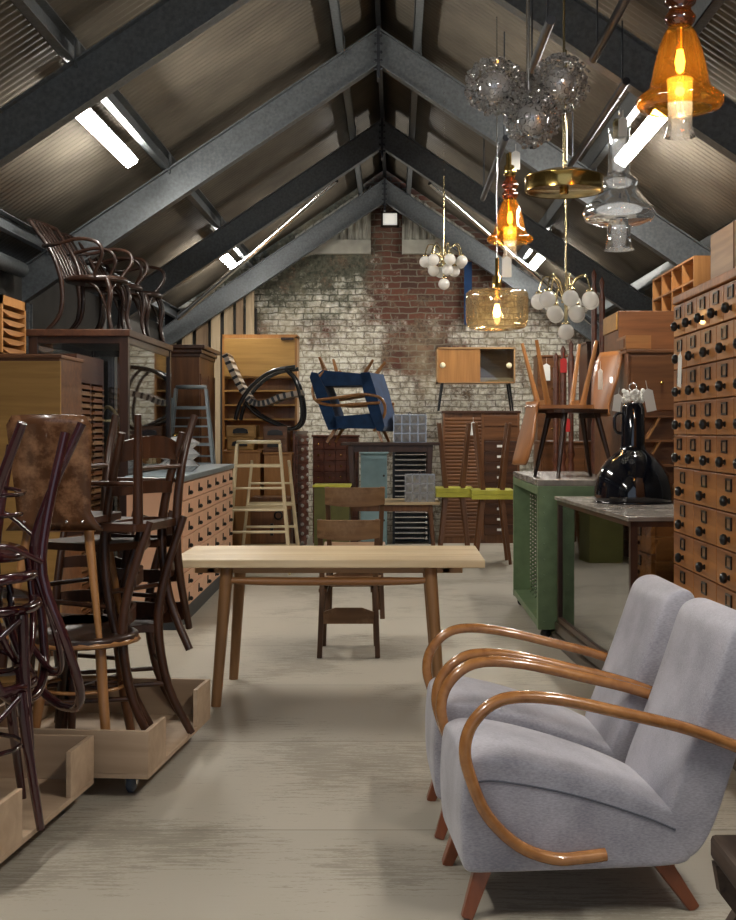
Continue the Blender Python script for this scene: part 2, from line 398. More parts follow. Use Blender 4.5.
def trim(mb, mat, **k):
    tn[0] += 1; return struct(mb.build('trim_%d' % tn[0], mat, **k))
def xsec(side, y, d=.24, fw=.11, tf=.012):
    # one rafter: web plus two flanges, running from ridge to eave
    m = MB(); x1 = XL+.05 if side < 0 else XR-.05
    def slab(o0, o1, ya, yb):
        m.add([(XC, ya, ZA+o0), (XC, yb, ZA+o0), (XC, yb, ZA+o1), (XC, ya, ZA+o1),
               (x1, ya, roof(x1, o0)), (x1, yb, roof(x1, o0)), (x1, yb, roof(x1, o1)), (x1, ya, roof(x1, o1))],
              [(0, 1, 2, 3), (4, 7, 6, 5), (0, 4, 5, 1), (1, 5, 6, 2), (2, 6, 7, 3), (3, 7, 4, 0)])
    v = d*math.sqrt(1+SL*SL)
    slab(-v, 0, y-.006, y+.006); slab(-tf, 0, y-fw/2, y+fw/2); slab(-v, -v+tf, y-fw/2, y+fw/2)
    return m, v, x1
for i, y in enumerate((1.2, 4.05, 6.95, 9.82, 12.7, 15.7)):
    for s in (-1, 1):
        m, v, x1 = xsec(s, y); trim(m, M['steel'])
        c = MB(); xx = XL+.06 if s < 0 else XR-.06
        c.box(xx-.06, y-.05, 0, xx+.06, y-.038, roof(xx)-v); c.box(xx-.06, y+.038, 0, xx+.06, y+.05, roof(xx)-v); c.box(xx-.006, y-.04, 0, xx+.006, y+.04, roof(xx)-v)
        trim(c, M['steel'])
    a = MB(); a.box(XC-.012, y-.06, ZA-.40, XC+.012, y+.06, ZA+.01)      # ridge end plates and bolts
    for k in range(5):
        for sx in (-1, 1): a.lathe([(0, .012), (.011, .012), (.011, 0)], (XC+sx*.022, y-.055, ZA-.07-k*.065), 8, '-y')
    trim(a, M['steel_dark'])
for u, dd in ((.30, .13), (1.67, .15), (2.62, .13)):
    for s in (-1, 1):
        x = XC+s*u; z = roof(x)
        m = MB(); m.box(x-.03, Y0, z+.01, x-.024, Y1, z+dd); m.box(x-.03, Y0, z+.01, x+.03, Y1, z+.016); m.box(x-.03, Y0, z+dd-.006, x+.03, Y1, z+dd)
        for y in (4.05, 6.95, 9.82, 12.7): m.box(x+.03, y-.05, z-.02, x+.038, y+.05, z+.13)
        trim(m, M['steel'])
trim(MB().box(XC-.02, Y0, ZA+.02, XC+.02, Y1, ZA+.16), M['steel_dark'])
# tubular wind braces under the rear bay, both sides
for a, b in (((-.63, 13.36, 4.02), (-2.62, 15.1, 2.70)), ((.38, 13.5, 4.02), (2.5, 15.5, 2.62))):
    trim(MB().tube([a, b], .032, 10), M['chrome'])
# gable infill sheets either side of the vent, battens, and the small daylit vent
for s, x0, x1 in ((-1, XC-1.15, XC-.18), (1, XC+.22, XC+1.15)):
    m = MB(); n = 60
    vs = []
    for i in range(n+1):
        x = x0+(x1-x0)*i/n; h = .012*(1 if (i//3) % 2 else -1)
        vs += [(x, Y1-.05+h, 3.82-.25*abs(x-XC)), (x, Y1-.05+h, roof(x, .1))]
    m.add(vs, [(2*i, 2*i+2, 2*i+3, 2*i+1) for i in range(n)]); trim(m, M['panel'])
    trim(MB().box(x0, Y1-.11, 3.60, x1, Y1-.02, 3.78), M['panel'])
v = MB().box(W(383, 15.95), 15.93, Z(225, 15.95), W(397, 15.95), 15.96, Z(213, 15.95)); o = struct(v.build('window_1', M['skylit']))
fr = MB(); a0, a1, b0, b1 = W(381, 15.9), W(399, 15.9), Z(227, 15.9), Z(211, 15.9)
fr.box(a0, 15.9, b0, a0+.025, 15.97, b1).box(a1-.025, 15.9, b0, a1, 15.97, b1).box(a0, 15.9, b0, a1, 15.97, b0+.025).box(a0, 15.9, b1-.025, a1, 15.97, b1); fr.build('window_frame', M['dark'], o)
# rough vertical boards at the back left
for k, (p0, p1, tp) in enumerate(((150, 159, 330), (163, 176, 318), (182, 192, 306), (196, 208, 296), (211, 220, 284), (224, 233, 282), (236, 243, 280), (246, 254, 285))):
    D = 15.75+.03*(k % 2); x0, x1 = W(p0, D), W(p1, D)
    trim(MB().box(x0, D, 0, x1, D+.04, roof(x0)-.05), M['board'] if k % 3 else M['board2'])
trim(MB().box(-2.93, 15.9, 0, W(256, 15.9), 16.0, 2.9), M['wallsheet'])
# conduit along the left wall
trim(MB().tube([(-2.87, 1, 2.58), (-2.87, 9.6, 2.58)], .06, 12), M['steel'])

# fluorescent battens: real lamps, on the lower purlins
def batten(label, x, y, ln=1.6):
    s = -1 if x < XC else 1
    ang = math.atan(SL)*(-s)
    t = thing('ceiling_light', label, 'ceiling light', (x, y, roof(x)-.03), 0, 'fluorescent battens under the roof', rot=(0, -ang if s > 0 else -ang, 0))
    t.rotation_euler = (0, math.atan(SL)*(1 if s > 0 else -1), 0)
    MB().box(-.05, -ln/2-.03, -.0, .05, ln/2+.03, .045).build('lamp_housing', M['steel'], t)
    MB().box(-.048, -ln/2, -.05, .048, ln/2, 0).build('diffuser', M['tubelight'], t, bevel=.02, seg=3)
    return t
batten('long lit batten light under left roof slope nearest the camera', XC-1.77, 8.15)
batten('lit batten light under left roof slope beside the brick wall end', XC-1.77, 13.9)
batten('long lit batten light under right roof slope behind clear glass pendant', XC+1.76, 8.15)
batten('lit batten light under right roof slope above the smoked glass drum lamp', XC+1.76, 14.1)
batten('batten light over the armchairs, out of the photo at top right', XC+1.76, 2.6)
batten('batten light over the first dolly, out of the photo at top left', XC-1.77, 2.6)
# hanging poles under the right slope
for k, (x, y0, y1, z) in enumerate(((.71, 5.7, 6.6, 3.22), (.71, 8.0, 10.1, 3.22), (1.24, 6.7, 8.85, 3.22), (1.0, 5.2, 6.3, 3.22))):
    m = MB().tube([(x, y0, z), (x, y1, z)], .022, 10)
    for yy in (y0+.12, y1-.12): m.tube([(x, yy, z), (x, yy, roof(x, .0))], .005, 6)
    trim(m, M['steel_dark'])

# ================================================================ furniture builders
def card_front(wd, hg, d=.018):
    return MB().box(-wd/2, -d, -hg/2, wd/2, .004, hg/2)
def pull_mesh(kind):
    m = MB()
    if kind == 'ball':
        m.lathe([(0, 0), (.013, 0), (.009, .006), (.008, .008), (.020, .014), (.023, .024), (.017, .035), (0, .039)], (0, 0, 0), 14, '-y')
    elif kind == 'drop':
        m.prism([(-.021, -.028), (.021, -.028), (.010, .005), (0, .034), (-.010, .005)], -.008, .002, 'y').ball((0, -.018, -.012), .015, 8)
    elif kind == 'cup':
        m.prism([(-.05, -.012), (-.045, .012), (-.02, .022), (.02, .022), (.045, .012), (.05, -.012)], -.028, 0, 'y')
    elif kind == 'small':
        m.ball((0, -.010, 0), .012, 8)
    elif kind == 'label':
        m.box(-.045, -.006, -.014, .045, 0, .014)
    return m
def holder_mesh():
    m = MB(); a, b, t = .040, .026, .008
    return m.box(-a, -.006, -b, -a+t, 0, b).box(a-t, -.006, -b, a, 0, b).box(-a, -.006, -b, a, 0, -b+t).box(-a, -.006, b-t, a, 0, b)
def drawers(root, x0, x1, z0, z1, cols, rows, fm, pk, pm, y=0, gap=.006, card=False, pdz=0, pscale=1, paper=False):
    """rows x cols drawer fronts with a pull each (cols may be a list per row, top row first)"""
    hr = (z1-z0)/rows
    for r in range(rows):
        c = cols[r] if isinstance(cols, list) else cols; wc = (x1-x0)/c
        f0 = p0 = h0 = q0 = None
        for k in range(c):
            cx, cz = x0+(k+.5)*wc, z1-(r+.5)*hr
            if f0 is None:
                f = f0 = card_front(wc-gap, hr-gap).build('drawer', fm, root, (cx, y, cz), bevel=.003)
                mm = pull_mesh(pk); p = p0 = mm.build('knob' if pk in ('ball', 'small', 'drop') else 'label_plate' if pk == 'label' else 'handle', pm, f, (0, -.018, pdz)); p.scale = (pscale,)*3
                if card: h0 = holder_mesh().build('label_holder', M['iron'], f, (0, -.018, .032))
                if card: q0 = MB().box(-.033, -.002, -.02, .033, 0, .02).build('label_card', M['school'], f, (0, -.018, .032))
            else:
                f = dpart(f0, (cx, y, cz)); dpart(p0, (0, -.018, pdz), f)
                if h0: dpart(h0, (0, -.018, .032), f); dpart(q0, (0, -.018, .032), f)
def price_tag(root, loc, rot=(0, 0, 0), mat='paper', s=1):
    m = MB().prism([(-.02*s, -.09*s), (.02*s, -.09*s), (.02*s, -.012*s), (0, 0), (-.02*s, -.012*s)], -.001, .001, 'y')
    m.tube([(0, 0, -.004), (0, 0, .03*s)], .0015, 5)
    o = m.build('price_tag', M[mat], root, loc, rot); o['label'] = 'red paper price tag' if mat == 'redpaper' else 'white paper price tag'; return o

# ---------------------------------------------------------------- big drawer chests
# card catalogue at the right, faces the aisle
X0 = 1.31; y0, y1 = 4.30, 5.89; wd = y1-y0
cat = thing('card_catalogue', 'tall oak card catalogue with black ball knobs at the right edge, behind the armchairs', 'cabinet', (X0+.018, (y0+y1)/2, 0), -90)
H = .151; ztop = 1.932
MB().box(-wd/2, .004, .10, wd/2, .55, ztop+.03).build('body', M['catalog'], cat)
MB().box(-wd/2-.005, -.02, ztop+.005, wd/2+.005, .56, ztop+.045).build('top', M['catalog'], cat, bevel=.006)
MB().box(-wd/2+.02, .02, 0, wd/2-.02, .53, .11).build('plinth', M['walnut'], cat)
for blk, (rws, n) in enumerate(((1, 7), (4, 6), (7, 5))):
    zt = ztop-(0, 1, 5)[blk]*H
    step = (.23, .285, .37)[blk]                     # drawers start at the far end (local -x)
    n = int(wd/step); w2 = n*step if blk else 6.9*.23
    w2 = wd; n = round(wd/step)
    drawers(cat, -w2/2+.012, w2/2-.012, zt-rws*H, zt, n, rws, M['catalog_x'], 'ball', M['iron'], card=True, pdz=-.03)
price_tag(cat, (-wd/2+.40, -.075, ztop-H-.09), (0, R(8), 0), s=1.7)
bx = thing('wooden_box', 'plain pink-brown wooden box on top of the oak card catalogue', 'box', (X0+.03, 4.75, ztop+.045), -90)
MB().box(-.56, 0, 0, .56, .45, .20).build('body', M['teak'], bx, bevel=.004); MB().box(-.19, -.004, 0, -.185, 0, .2).box(.19, -.004, 0, .195, 0, .2).build('joint_line', M['brown'], bx)

# peach chest, many drawers, faces the aisle from the left
pch = thing('apothecary_chest', 'long peach painted chest of small drawers with blue-grey top and black drop pulls', 'chest of drawers', (-1.475, 9.93, 0), 91)
MB().box(-1.5, .004, .12, 1.5, .36, 1.0).build('body', M['peach'], pch)
MB().box(-1.53, -.03, 1.0, 1.53, .37, 1.04).build('top', M['bluegrey'], pch, bevel=.006)
MB().box(-1.5, .01, 0, 1.5, .35, .12).build('plinth', M['plinth'], pch)
drawers(pch, -1.48, 1.48, .13, .99, 6, 7, M['peach'], 'drop', M['iron'], pscale=1.0)

def cabinet(name, label, x0, x1, y0, y1, z0, z1, mat, top=None, cat='cabinet', group=None, t=.022, faces=None):
    c = thing(name, label, cat, ((x0+x1)/2, y0, z0), faces or 0, group)
    w2 = (x1-x0)/2; h = z1-z0
    MB().box(-w2+.01, .006, 0, w2-.01, y1-y0, h-t).build('body', M[mat], c)
    MB().box(-w2-.005, -.012, h-t, w2+.005, y1-y0, h).build('top', M[top or mat], c, bevel=.004)
    c['w'] = w2; c['h'] = h; return c
def panel(root, x0, x1, z0, z1, mat, name='door', knob=None, kx=.0, inset=True):
    d = MB().box(x0, -.014, z0, x1, .006, z1).build(name, M[mat], root, bevel=.003)
    if inset:
        f = .035; MB().box(x0+f, -.018, z0+f, x1-f, -.012, z0+f+.006).box(x0+f, -.018, z1-f-.006, x1-f, -.012, z1-f).box(x0+f, -.018, z0+f, x0+f+.006, -.012, z1-f).box(x1-f-.006, -.018, z0+f, x1-f, -.012, z1-f).build('moulding', M[mat], d)
    if knob: MB().ball((kx, -.03, (z0+z1)/2), .014, 8).build('knob', M[knob], d)
    return d
def open_shelf(root, x0, x1, y0, y1, z0, z1, mat, nx, nz, t=.014, back=True, diag=False, name='frame'):
    for k in range(nx+1): x = x0+(x1-x0)*k/nx; MB().box(x-t/2, y0, z0, x+t/2, y1, z1).build('upright', M[mat], root)
    for k in range(nz+1):
        z = z0+(z1-z0)*k/nz; MB().box(x0, y0+.002, z-t/2, x1, y1, z+t/2).build('shelf', M[mat], root)
    if back: MB().box(x0, y1-.01, z0, x1, y1, z1).build('back_panel', M['brown'], root)

# tall slotted cabinet behind the counter, with the pigeonhole unit and the boxes on it
sc_ = cabinet('slotted_cabinet', 'wide brown cabinet with slanted file slots behind the black enamel lamp', 1.53, 2.68, 8.25, 9.65, 0, 1.88, 'brown_x')
panel(sc_, -.55, .55, 1.48, 1.84, 'brown_x', 'flap_door', 'brass', -.35, inset=False)
for k in range(8):
    zz = 1.44-k*.16
    MB().box(-.56, -.10, zz-.008, .56, .02, zz+.008).build('shelf', M['brown_x'], sc_)
    for j in range(6): MB().bar((-.46+j*.18, -.06, zz-.15), (-.38+j*.18, -.06, zz-.01), .012, .09).build('divider', M['honey'], sc_)
bq = thing('pigeonhole_unit', 'light wood pigeonhole unit of square compartments below the right rafters', 'shelf', (1.98, 8.95, 1.88), -90)
open_shelf(bq, -.66, .66, 0, .30, 0, .62, 'honey', 4, 4)
b2 = thing('wooden_box', 'tall brown box with yellow end standing under the right rafter', 'box', (1.555, 8.7, 1.88), 0)
MB().box(0, 0, 0, .40, .6, .30).build('body', M['brown_x'], b2, bevel=.004); MB().box(-.012, .03, .17, 0, .57, .29).build('end_panel', M['oak'], b2)
b3 = thing('tray_box', 'small open tray box leaning before the brown box with yellow end', 'box', (1.535, 8.32, 1.88), 0)
m = MB().box(0, 0, 0, .02, .35, .1).box(.02, 0, 0, .17, .015, .1).box(.155, .015, 0, .17, .35, .1).box(0, .335, 0, .17, .35, .1).box(0, 0, 0, .17, .35, .012); m.build('tray', M['honey_x'], b3)
MB().box(-.006, .04, .02, 0, .31, .08).build('front_panel', M['brown'], b3)

# green metal cabinet on castors
g = thing('green_cabinet', 'green painted metal cabinet on castors with open side of wire hooks', 'cabinet', (.915, 8.85, 0), -90)
Wd, Dp = .84, .54
MB().box(-Wd, 0, .99, Wd, Dp, 1.03).build('top', M['stone'], g, bevel=.004)
f = MB().box(-Wd, 0, .07, -Wd+.05, Dp, .99).box(Wd-.06, 0, .07, Wd, Dp, .99).box(-Wd+.05, .003, .075, Wd-.06, Dp-.003, .12).box(-Wd+.05, .003, .93, Wd-.06, Dp-.003, .985).box(-Wd+.05, .22, .12, Wd-.06, .24, .93)
f.build('body', M['green'], g, bevel=.004)
for c_ in range(9):
    m = MB(); x = .72-c_*.16; m.box(x-.008, .205, .14, x+.008, .222, .94)
    for r_ in range(28): z = .15+r_*.028; m.tube([(x, .22, z), (x, .12, z), (x+.05, .10, z-.012)], .006, 5, 1)
    m.build('hook_strip', M['chrome'], g)
for sx in (-1, 1):
    for yy in (.06, Dp-.06):
        c_ = MB().lathe([(0, -.012), (.03, -.012), (.035, 0), (.03, .012), (0, .012)], (sx*(Wd-.08), yy, .035), 14, 'x'); c_.box(sx*(Wd-.08)-.02, yy-.02, .05, sx*(Wd-.08)+.02, yy+.02, .075)
        c_.build('castor', M['iron'], g)
rv = MB()
for k in range(9): rv.ball((Wd, .04, .12+k*.1), .006, 6).ball((Wd, Dp-.04, .12+k*.1), .006, 6)
rv.build('rivet_row', M['green'], g)

# glass display counter
ct = thing('display_counter', 'low glass sided display counter with grey top holding the black lamp', 'display counter', (1.14, 6.05, 0), 3.5)
cw, cl, ch_ = .56, 1.86, .93
MB().box(-.015, -.015, ch_-.022, cw, cl+.015, ch_).build('top', M['stone'], ct, bevel=.003)
m = MB()
for x in (0, cw-.035):
    for y in (0, cl-.035): m.box(x, y, .14, x+.035, y+.035, ch_-.022)
for x in (0, cw-.035): m.box(x, 0, .14, x+.035, cl, .17).box(x, 0, ch_-.05, x+.035, cl, ch_-.022)
for y in (0, cl-.035): m.box(0, y, .14, cw, y+.035, .17).box(0, y, ch_-.05, cw, y+.035, ch_-.022)
m.build('frame', M['walnut'], ct)
MB().box(.014, .03, .17, .018, cl-.03, ch_-.05).build('glass_pane', M['pane_dark'], ct); MB().box(.03, .014, .17, cw-.03, .018, ch_-.05).build('glass_pane', M['pane_dark'], ct)
MB().box(.03, .02, .145, cw-.03, cl-.02, .16).build('floor_board', M['cream'], ct)
MB().box(.04, .5, .55, cw-.04, cl-.04, .558).build('shelf', M['pane'], ct)
MB().box(-.03, -.03, 0, cw+.02, cl+.03, .07).box(-.015, -.015, .07, cw+.01, cl+.015, .14).build('plinth', M['dark'], ct, bevel=.01)
w_ = thing('wire_rack', 'curled wire rack lying inside the glass display counter', 'rack', (1.42, 6.6, .165), 3.5)
m = MB()
for k in range(5): m.tube([(-.16, k*.17-.2, .02), (-.05, k*.17-.17, .20+.04*(k % 2)), (.07, k*.17-.22, .08), (.18, k*.17-.2, .26)], .004, 6)
m.tube([(-.16, -.25, .02), (-.16, .5, .02)], .004, 6, 1).tube([(.18, -.25, .26), (.18, .5, .26)], .004, 6, 1); m.build('wires', M['chrome'], w_)

# ---------------------------------------------------------------- armchairs
def armchair(label, loc, rz):
    t = thing('armchair', label, 'armchair', loc, rz, 'pair of grey armchairs')
    # seat: side outline swept across the width, crowned on top
    side = [(0.0, .165), (-.012, .30), (0.0, .455), (.04, .478), (.16, .468), (.34, .415), (.52, .345), (.64, .30), (.66, .20), (.61, .155), (.30, .150)]
    def swept(side, half, crown, fwd, r=.02):
        # closed outline carried across the width; extra rows near the ends and inset caps keep the edges crisp
        m = MB(); n = len(side); cx = sum(p[0] for p in side)/n; cz = sum(p[1] for p in side)/n; vs = []
        cols = [(-1, .10), (-1, r), (-.975, .006), (-.93, 0), (-.75, 0), (-.4, 0), (0, 0), (.4, 0), (.75, 0), (.93, 0), (.975, .006), (1, r), (1, .10)]
        for u, sh in cols:
            for (a, b) in side:
                d = math.hypot(a-cx, b-cz) or 1; c = crown(a, b)*(1-abs(u)**3)
                sh_ = min(sh, d*.6); vs.append((u*half, a-(a-cx)/d*sh_-(c if fwd else 0), b-(b-cz)/d*sh_+(0 if fwd else c)))
        q = len(cols); fs = [(c*n+i, c*n+(i+1) % n, (c+1)*n+(i+1) % n, (c+1)*n+i) for c in range(q-1) for i in range(n)]
        return m.add(vs, fs+[tuple(range(n))[::-1], tuple(range((q-1)*n, q*n))], True)
    side = [(0.012, .152), (0.0, .17), (-.008, .30), (0.0, .435), (.012, .462), (.05, .474), (.16, .462), (.34, .412), (.52, .345), (.63, .30), (.655, .27), (.66, .19), (.645, .165), (.61, .150), (.30, .148), (.04, .148)]
    def scrown(a, b): return .03 if b > .33 and .02 < a < .6 else 0
    swept(side, .238, scrown, False).build('seat', M['fabric'], t, sub=2)
    front = [(.575, .300), (.60, .37), (.64, .47), (.70, .63), (.752, .78), (.765, .815)]
    def bcrown(a, b): return .018 if (a, b) in front else 0
    back = front+[(.79, .838), (.83, .846), (.865, .832), (.872, .80), (.86, .70), (.82, .57), (.775, .44), (.735, .32), (.70, .23), (.66, .175), (.62, .165), (.58, .20)]
    swept(back, .238, bcrown, True).build('backrest', M['fabric'], t, sub=2)
    for s in (-1, 1):
        MB().tube([(s*.239, .02, .40), (s*.239, .10, .405), (s*.239, .30, .365), (s*.239, .50, .30), (s*.239, .60, .258)], .0028, 6).build('piping', M['fabric_seam'], t)
        arm = [(.395, .203), (.33, .197), (.25, .196), (.152, .234), (.065, .32), (.017, .431), (.004, .504), (.024, .57), (.079, .623), (.152, .641), (.276, .630), (.46, .587), (.633, .542), (.80, .478)]
        MB().tube([(s*.262, a, b) for a, b in arm], .0175, 12, 5, flat=1.35, ref=(1, 0, 0)).build('armrest', M['armwood'], t)
        MB().bar((s*.19, .07, .15), (s*.215, .015, 0), .05, .05, .032, .032).build('leg', M['cherry'], t, bevel=.004)
        MB().bar((s*.19, .56, .15), (s*.20, .665, 0), .05, .05, .032, .032).build('leg', M['cherry'], t, bevel=.004)
    for c in t.children:
        if not c.name.startswith('leg'): c.location.z -= .022
    return t
ac = armchair('grey upholstered armchair with bent wood arms, nearest the camera at bottom right', (.164, 3.67, 0), -85)
dup(ac, 'grey upholstered armchair with bent wood arms, behind the front one of the pair', (.122, 4.345, 0), -88)

# rustic low table, only its corner shows at bottom right
rt = thing('rustic_table', 'dark weathered carved low wooden table cut off by bottom right corner', 'table', (.78, 2.62, 0), 0)
MB().box(0, 0, .29, .9, .48, .35).build('top', M['weathered'], rt, bevel=.012)
MB().prism([(0, .29), (.012, .22), (.05, .17), (.02, .12), (.05, .05), (.03, 0), (.10, 0), (.11, .29)], .42, .46, 'y').build('leg', M['weathered'], rt); MB().prism([(0, .29), (.012, .22), (.05, .17), (.02, .12), (.05, .05), (.03, 0), (.10, 0), (.11, .29)], .02, .06, 'y').build('leg', M['weathered'], rt)
MB().box(.8, .03, 0, .88, .09, .29).build('leg', M['weathered'], rt); MB().box(.8, .38, 0, .88, .44, .29).build('leg', M['weathered'], rt)
cp = thing('carved_post', 'dark turned wooden post standing on the weathered low table', 'post', (.90, 2.98, .35), 0)
MB().lathe([(.05, 0), (.05, .03), (.03, .05), (.045, .10), (.035, .14), (.05, .18), (.03, .22), (.028, .34), (.045, .37), (.045, .42), (.02, .44), (0, .44)], (0, 0, 0), 16).build('turning', M['weathered'], cp)

# ---------------------------------------------------------------- the long table
tb = thing('dining_table', 'long pale slatted wood table with round legs in the middle of the floor', 'table', (-.327, 6.44, 0), 0)
for k, (a, b) in enumerate(((-.375, -.13), (-.122, .122), (.13, .375))):
    MB().box(-.765, a, .68, .765, b, .72).build('top_board', M['tabletop'], tb, bevel=.006)
MB().box(-.66, -.28, .645, .66, -.25, .68).box(-.66, .25, .645, .66, .28, .68).box(-.60, -.28, .645, -.56, .28, .68).box(.56, -.28, .645, .60, .28, .68).build('apron', M['teak'], tb, bevel=.003)
for sx in (-1, 1):
    for sy in (-1, 1):
        MB().tube([(sx*.50, sy*.28, .68), (sx*.548, sy*.335, 0)], [.032, .025], 14, 1).build('leg', M['tableleg'], tb)
for sy in (-1, 1): MB().tube([(-.50, sy*.285, .61), (-.3, sy*.285, .605), (.3, sy*.285, .605), (.50, sy*.285, .61)], [.014, .021, .021, .014], 12, 4).build('stretcher', M['honey_x'], tb)

# ---------------------------------------------------------------- school chairs behind it
def school_chair(label, loc, rz=0):
    # local front = +y here so that its back faces the camera
    t = thing('school_chair', label, 'chair', loc, rz, 'worn wooden school chairs')
    for s in (-1, 1):
        MB().bar((s*.172, -.02, 0), (s*.158, .05, .43), .030, .042).bar((s*.158, .05, .43), (s*.172, -.03, .82), .030, .036).build('rear_post', M['school_z'], t, bevel=.004)
        MB().bar((s*.165, .40, 0), (s*.15, .36, .43), .032, .036).build('leg', M['school_z'], t, bevel=.004)
        MB().bar((s*.155, .05, .39), (s*.152, .36, .40), .022, .05).build('side_rail', M['school_z'], t)
    m = MB(); n = 8; vs = []
    def curved(z0, z1, y, arch):
        m = MB(); n = 10; vs = []
        for i in range(n+1):
            u = -1+2*i/n; x = u*.185; yy = y-.03*(1-u*u); zl = z0-arch*(1-u*u)*.8
            vs += [(x, yy-.009, zl), (x, yy-.009, z1), (x, yy+.009, z1), (x, yy+.009, zl)]
        fs = []
        for i in range(n):
            for k in range(4): fs.append((i*4+k, i*4+(k+1) % 4, i*4+4+(k+1) % 4, i*4+4+k))
        return m.add(vs, fs+[(0, 1, 2, 3), (n*4+3, n*4+2, n*4+1, n*4)])
    curved(.715, .82, -.045, .02).build('backrest', M['school'], t, bevel=.003)
    st = MB(); n = 12; vs = []
    for j in range(7):
        y = .02+j*.063
        for i in range(n+1):
            u = -1+2*i/n; vs.append((u*.195, y, .445-.014*(1-u*u)*(1-abs(j-3)/3.5)))
    st.add(vs, [(j*(n+1)+i, j*(n+1)+i+1, (j+1)*(n+1)+i+1, (j+1)*(n+1)+i) for j in range(6) for i in range(n)], True)
    o = st.build('seat', M['school'], t); md = o.modifiers.new('t', 'SOLIDIFY'); md.thickness = .018
    MB().prism([(-.15, .20), (.15, .20), (.15, .27), (.08, .295), (-.08, .295), (-.15, .27)], .0, .018, 'y').build('cross_board', M['school'], t, (0, -.005, 0))
    MB().prism([(-.15, .38), (.15, .38), (.15, .43), (-.15, .43)], .36, .38, 'y').build('front_rail', M['school_z'], t)
    return t
sc1 = school_chair('worn wooden school chair on the floor behind the long table, its back to us', (-.275, 7.42, 0), 1)
dup(sc1, 'worn wooden school chair stacked upon the other one behind the long table', (-.25, 7.78, .175), 2)

# ---------------------------------------------------------------- dollies
def dolly(label, loc, rz, w_, l_):
    # local origin: near right corner, x to the left is negative, y away
    t = thing('chair_dolly', label, 'dolly', loc, rz, 'plywood dollies')
    MB().box(-w_, 0, .075, 0, l_, .093).build('base_board', M['ply'], t, bevel=.002)
    h = .25
    MB().box(-w_, 0, .093, 0, .018, h).build('end_wall', M['ply'], t, bevel=.002); MB().box(-w_, l_-.018, .093, 0, l_, h).build('end_wall', M['ply'], t, bevel=.002)
    MB().box(-w_, .018, .093, -w_+.018, l_-.018, h).build('side_wall', M['ply'], t, bevel=.002)
    MB().box(-.018, .018, .093, 0, .24, h).build('corner_block', M['ply'], t, bevel=.002); MB().box(-.018, l_-.24, .093, 0, l_-.018, h).build('corner_block', M['ply'], t, bevel=.002)
    for x in (-.09, -w_+.09):
        for y in (.09, l_-.09):
            c_ = MB().lathe([(0, -.014), (.028, -.014), (.036, -.008), (.036, .008), (.028, .014), (0, .014)], (x, y, .036), 18, 'x').build('castor', M['rubber'], t)
            MB().prism([(y-.02, .07), (y+.03, .07), (y+.008, .03), (y-.008, .03)], x-.022, x-.018).prism([(y-.02, .07), (y+.03, .07), (y+.008, .03), (y-.008, .03)], x+.018, x+.022).box(x-.035, y-.035, .069, x+.035, y+.035, .075).build('fork', M['chrome'], c_)
    return t
dolly('plywood dolly on castors holding the brown cafe chairs', (-.90, 4.56, 0), -5, .72, .97)
dolly('plywood dolly at bottom left corner under the burgundy chairs', (-1.165, 3.60, 0), -5, .72, .91)

# ================================================================ chairs of bent wood and ply.  Local frame: front of the seat = -y, back = +y
def disc_seat(m, z, r, th=.03, sx=1, sy=1, cy=0, rim=.012):
    return m.lathe([(0, z-th), (r-.01, z-th), (r, z-th+.008), (r, z-.006), (r-.008, z), (r-.03, z), (r-.045, z-.006), (0, z-.009)], (0, cy, 0), 32, sx=sx, sy=sy)
def bentwood_chair(label, loc, rz, mat, seatmat, group, rot=None, arms=False):
    t = thing('bentwood_chair', label, 'chair', loc, rz, group, rot)
    disc_seat(MB(), .455, .205).build('seat', M[seatmat], t)
    hoop = [(-.215, .27, 0), (-.195, .19, .25), (-.185, .155, .44), (-.20, .20, .66), (-.165, .245, .82), (-.08, .27, .885), (0, .275, .895), (.08, .27, .885), (.165, .245, .82), (.20, .20, .66), (.185, .155, .44), (.195, .19, .25), (.215, .27, 0)]
    MB().tube(hoop, .0155, 10, 4).build('back_hoop', M[mat], t)
    MB().tube([(-.12, .165, .45), (-.125, .20, .62), (-.07, .235, .74), (0, .245, .775), (.07, .235, .74), (.125, .20, .62), (.12, .165, .45)], .011, 8, 4).build('inner_hoop', M[mat], t)
    for s in (-1, 1):
        MB().tube([(s*.15, -.13, .43), (s*.165, -.15, .25), (s*.185, -.185, 0)], [.019, .017, .013], 10, 4).build('leg', M[mat], t)
        MB().tube([(s*.185, -.12, .42), (s*.215, .0, .33), (s*.20, .15, .40)], .009, 8, 4).build('side_brace', M[mat], t)
    MB().torus((0, .01, .24), .165, .009, n=16, k=3).build('leg_ring', M[mat], t)
    return t
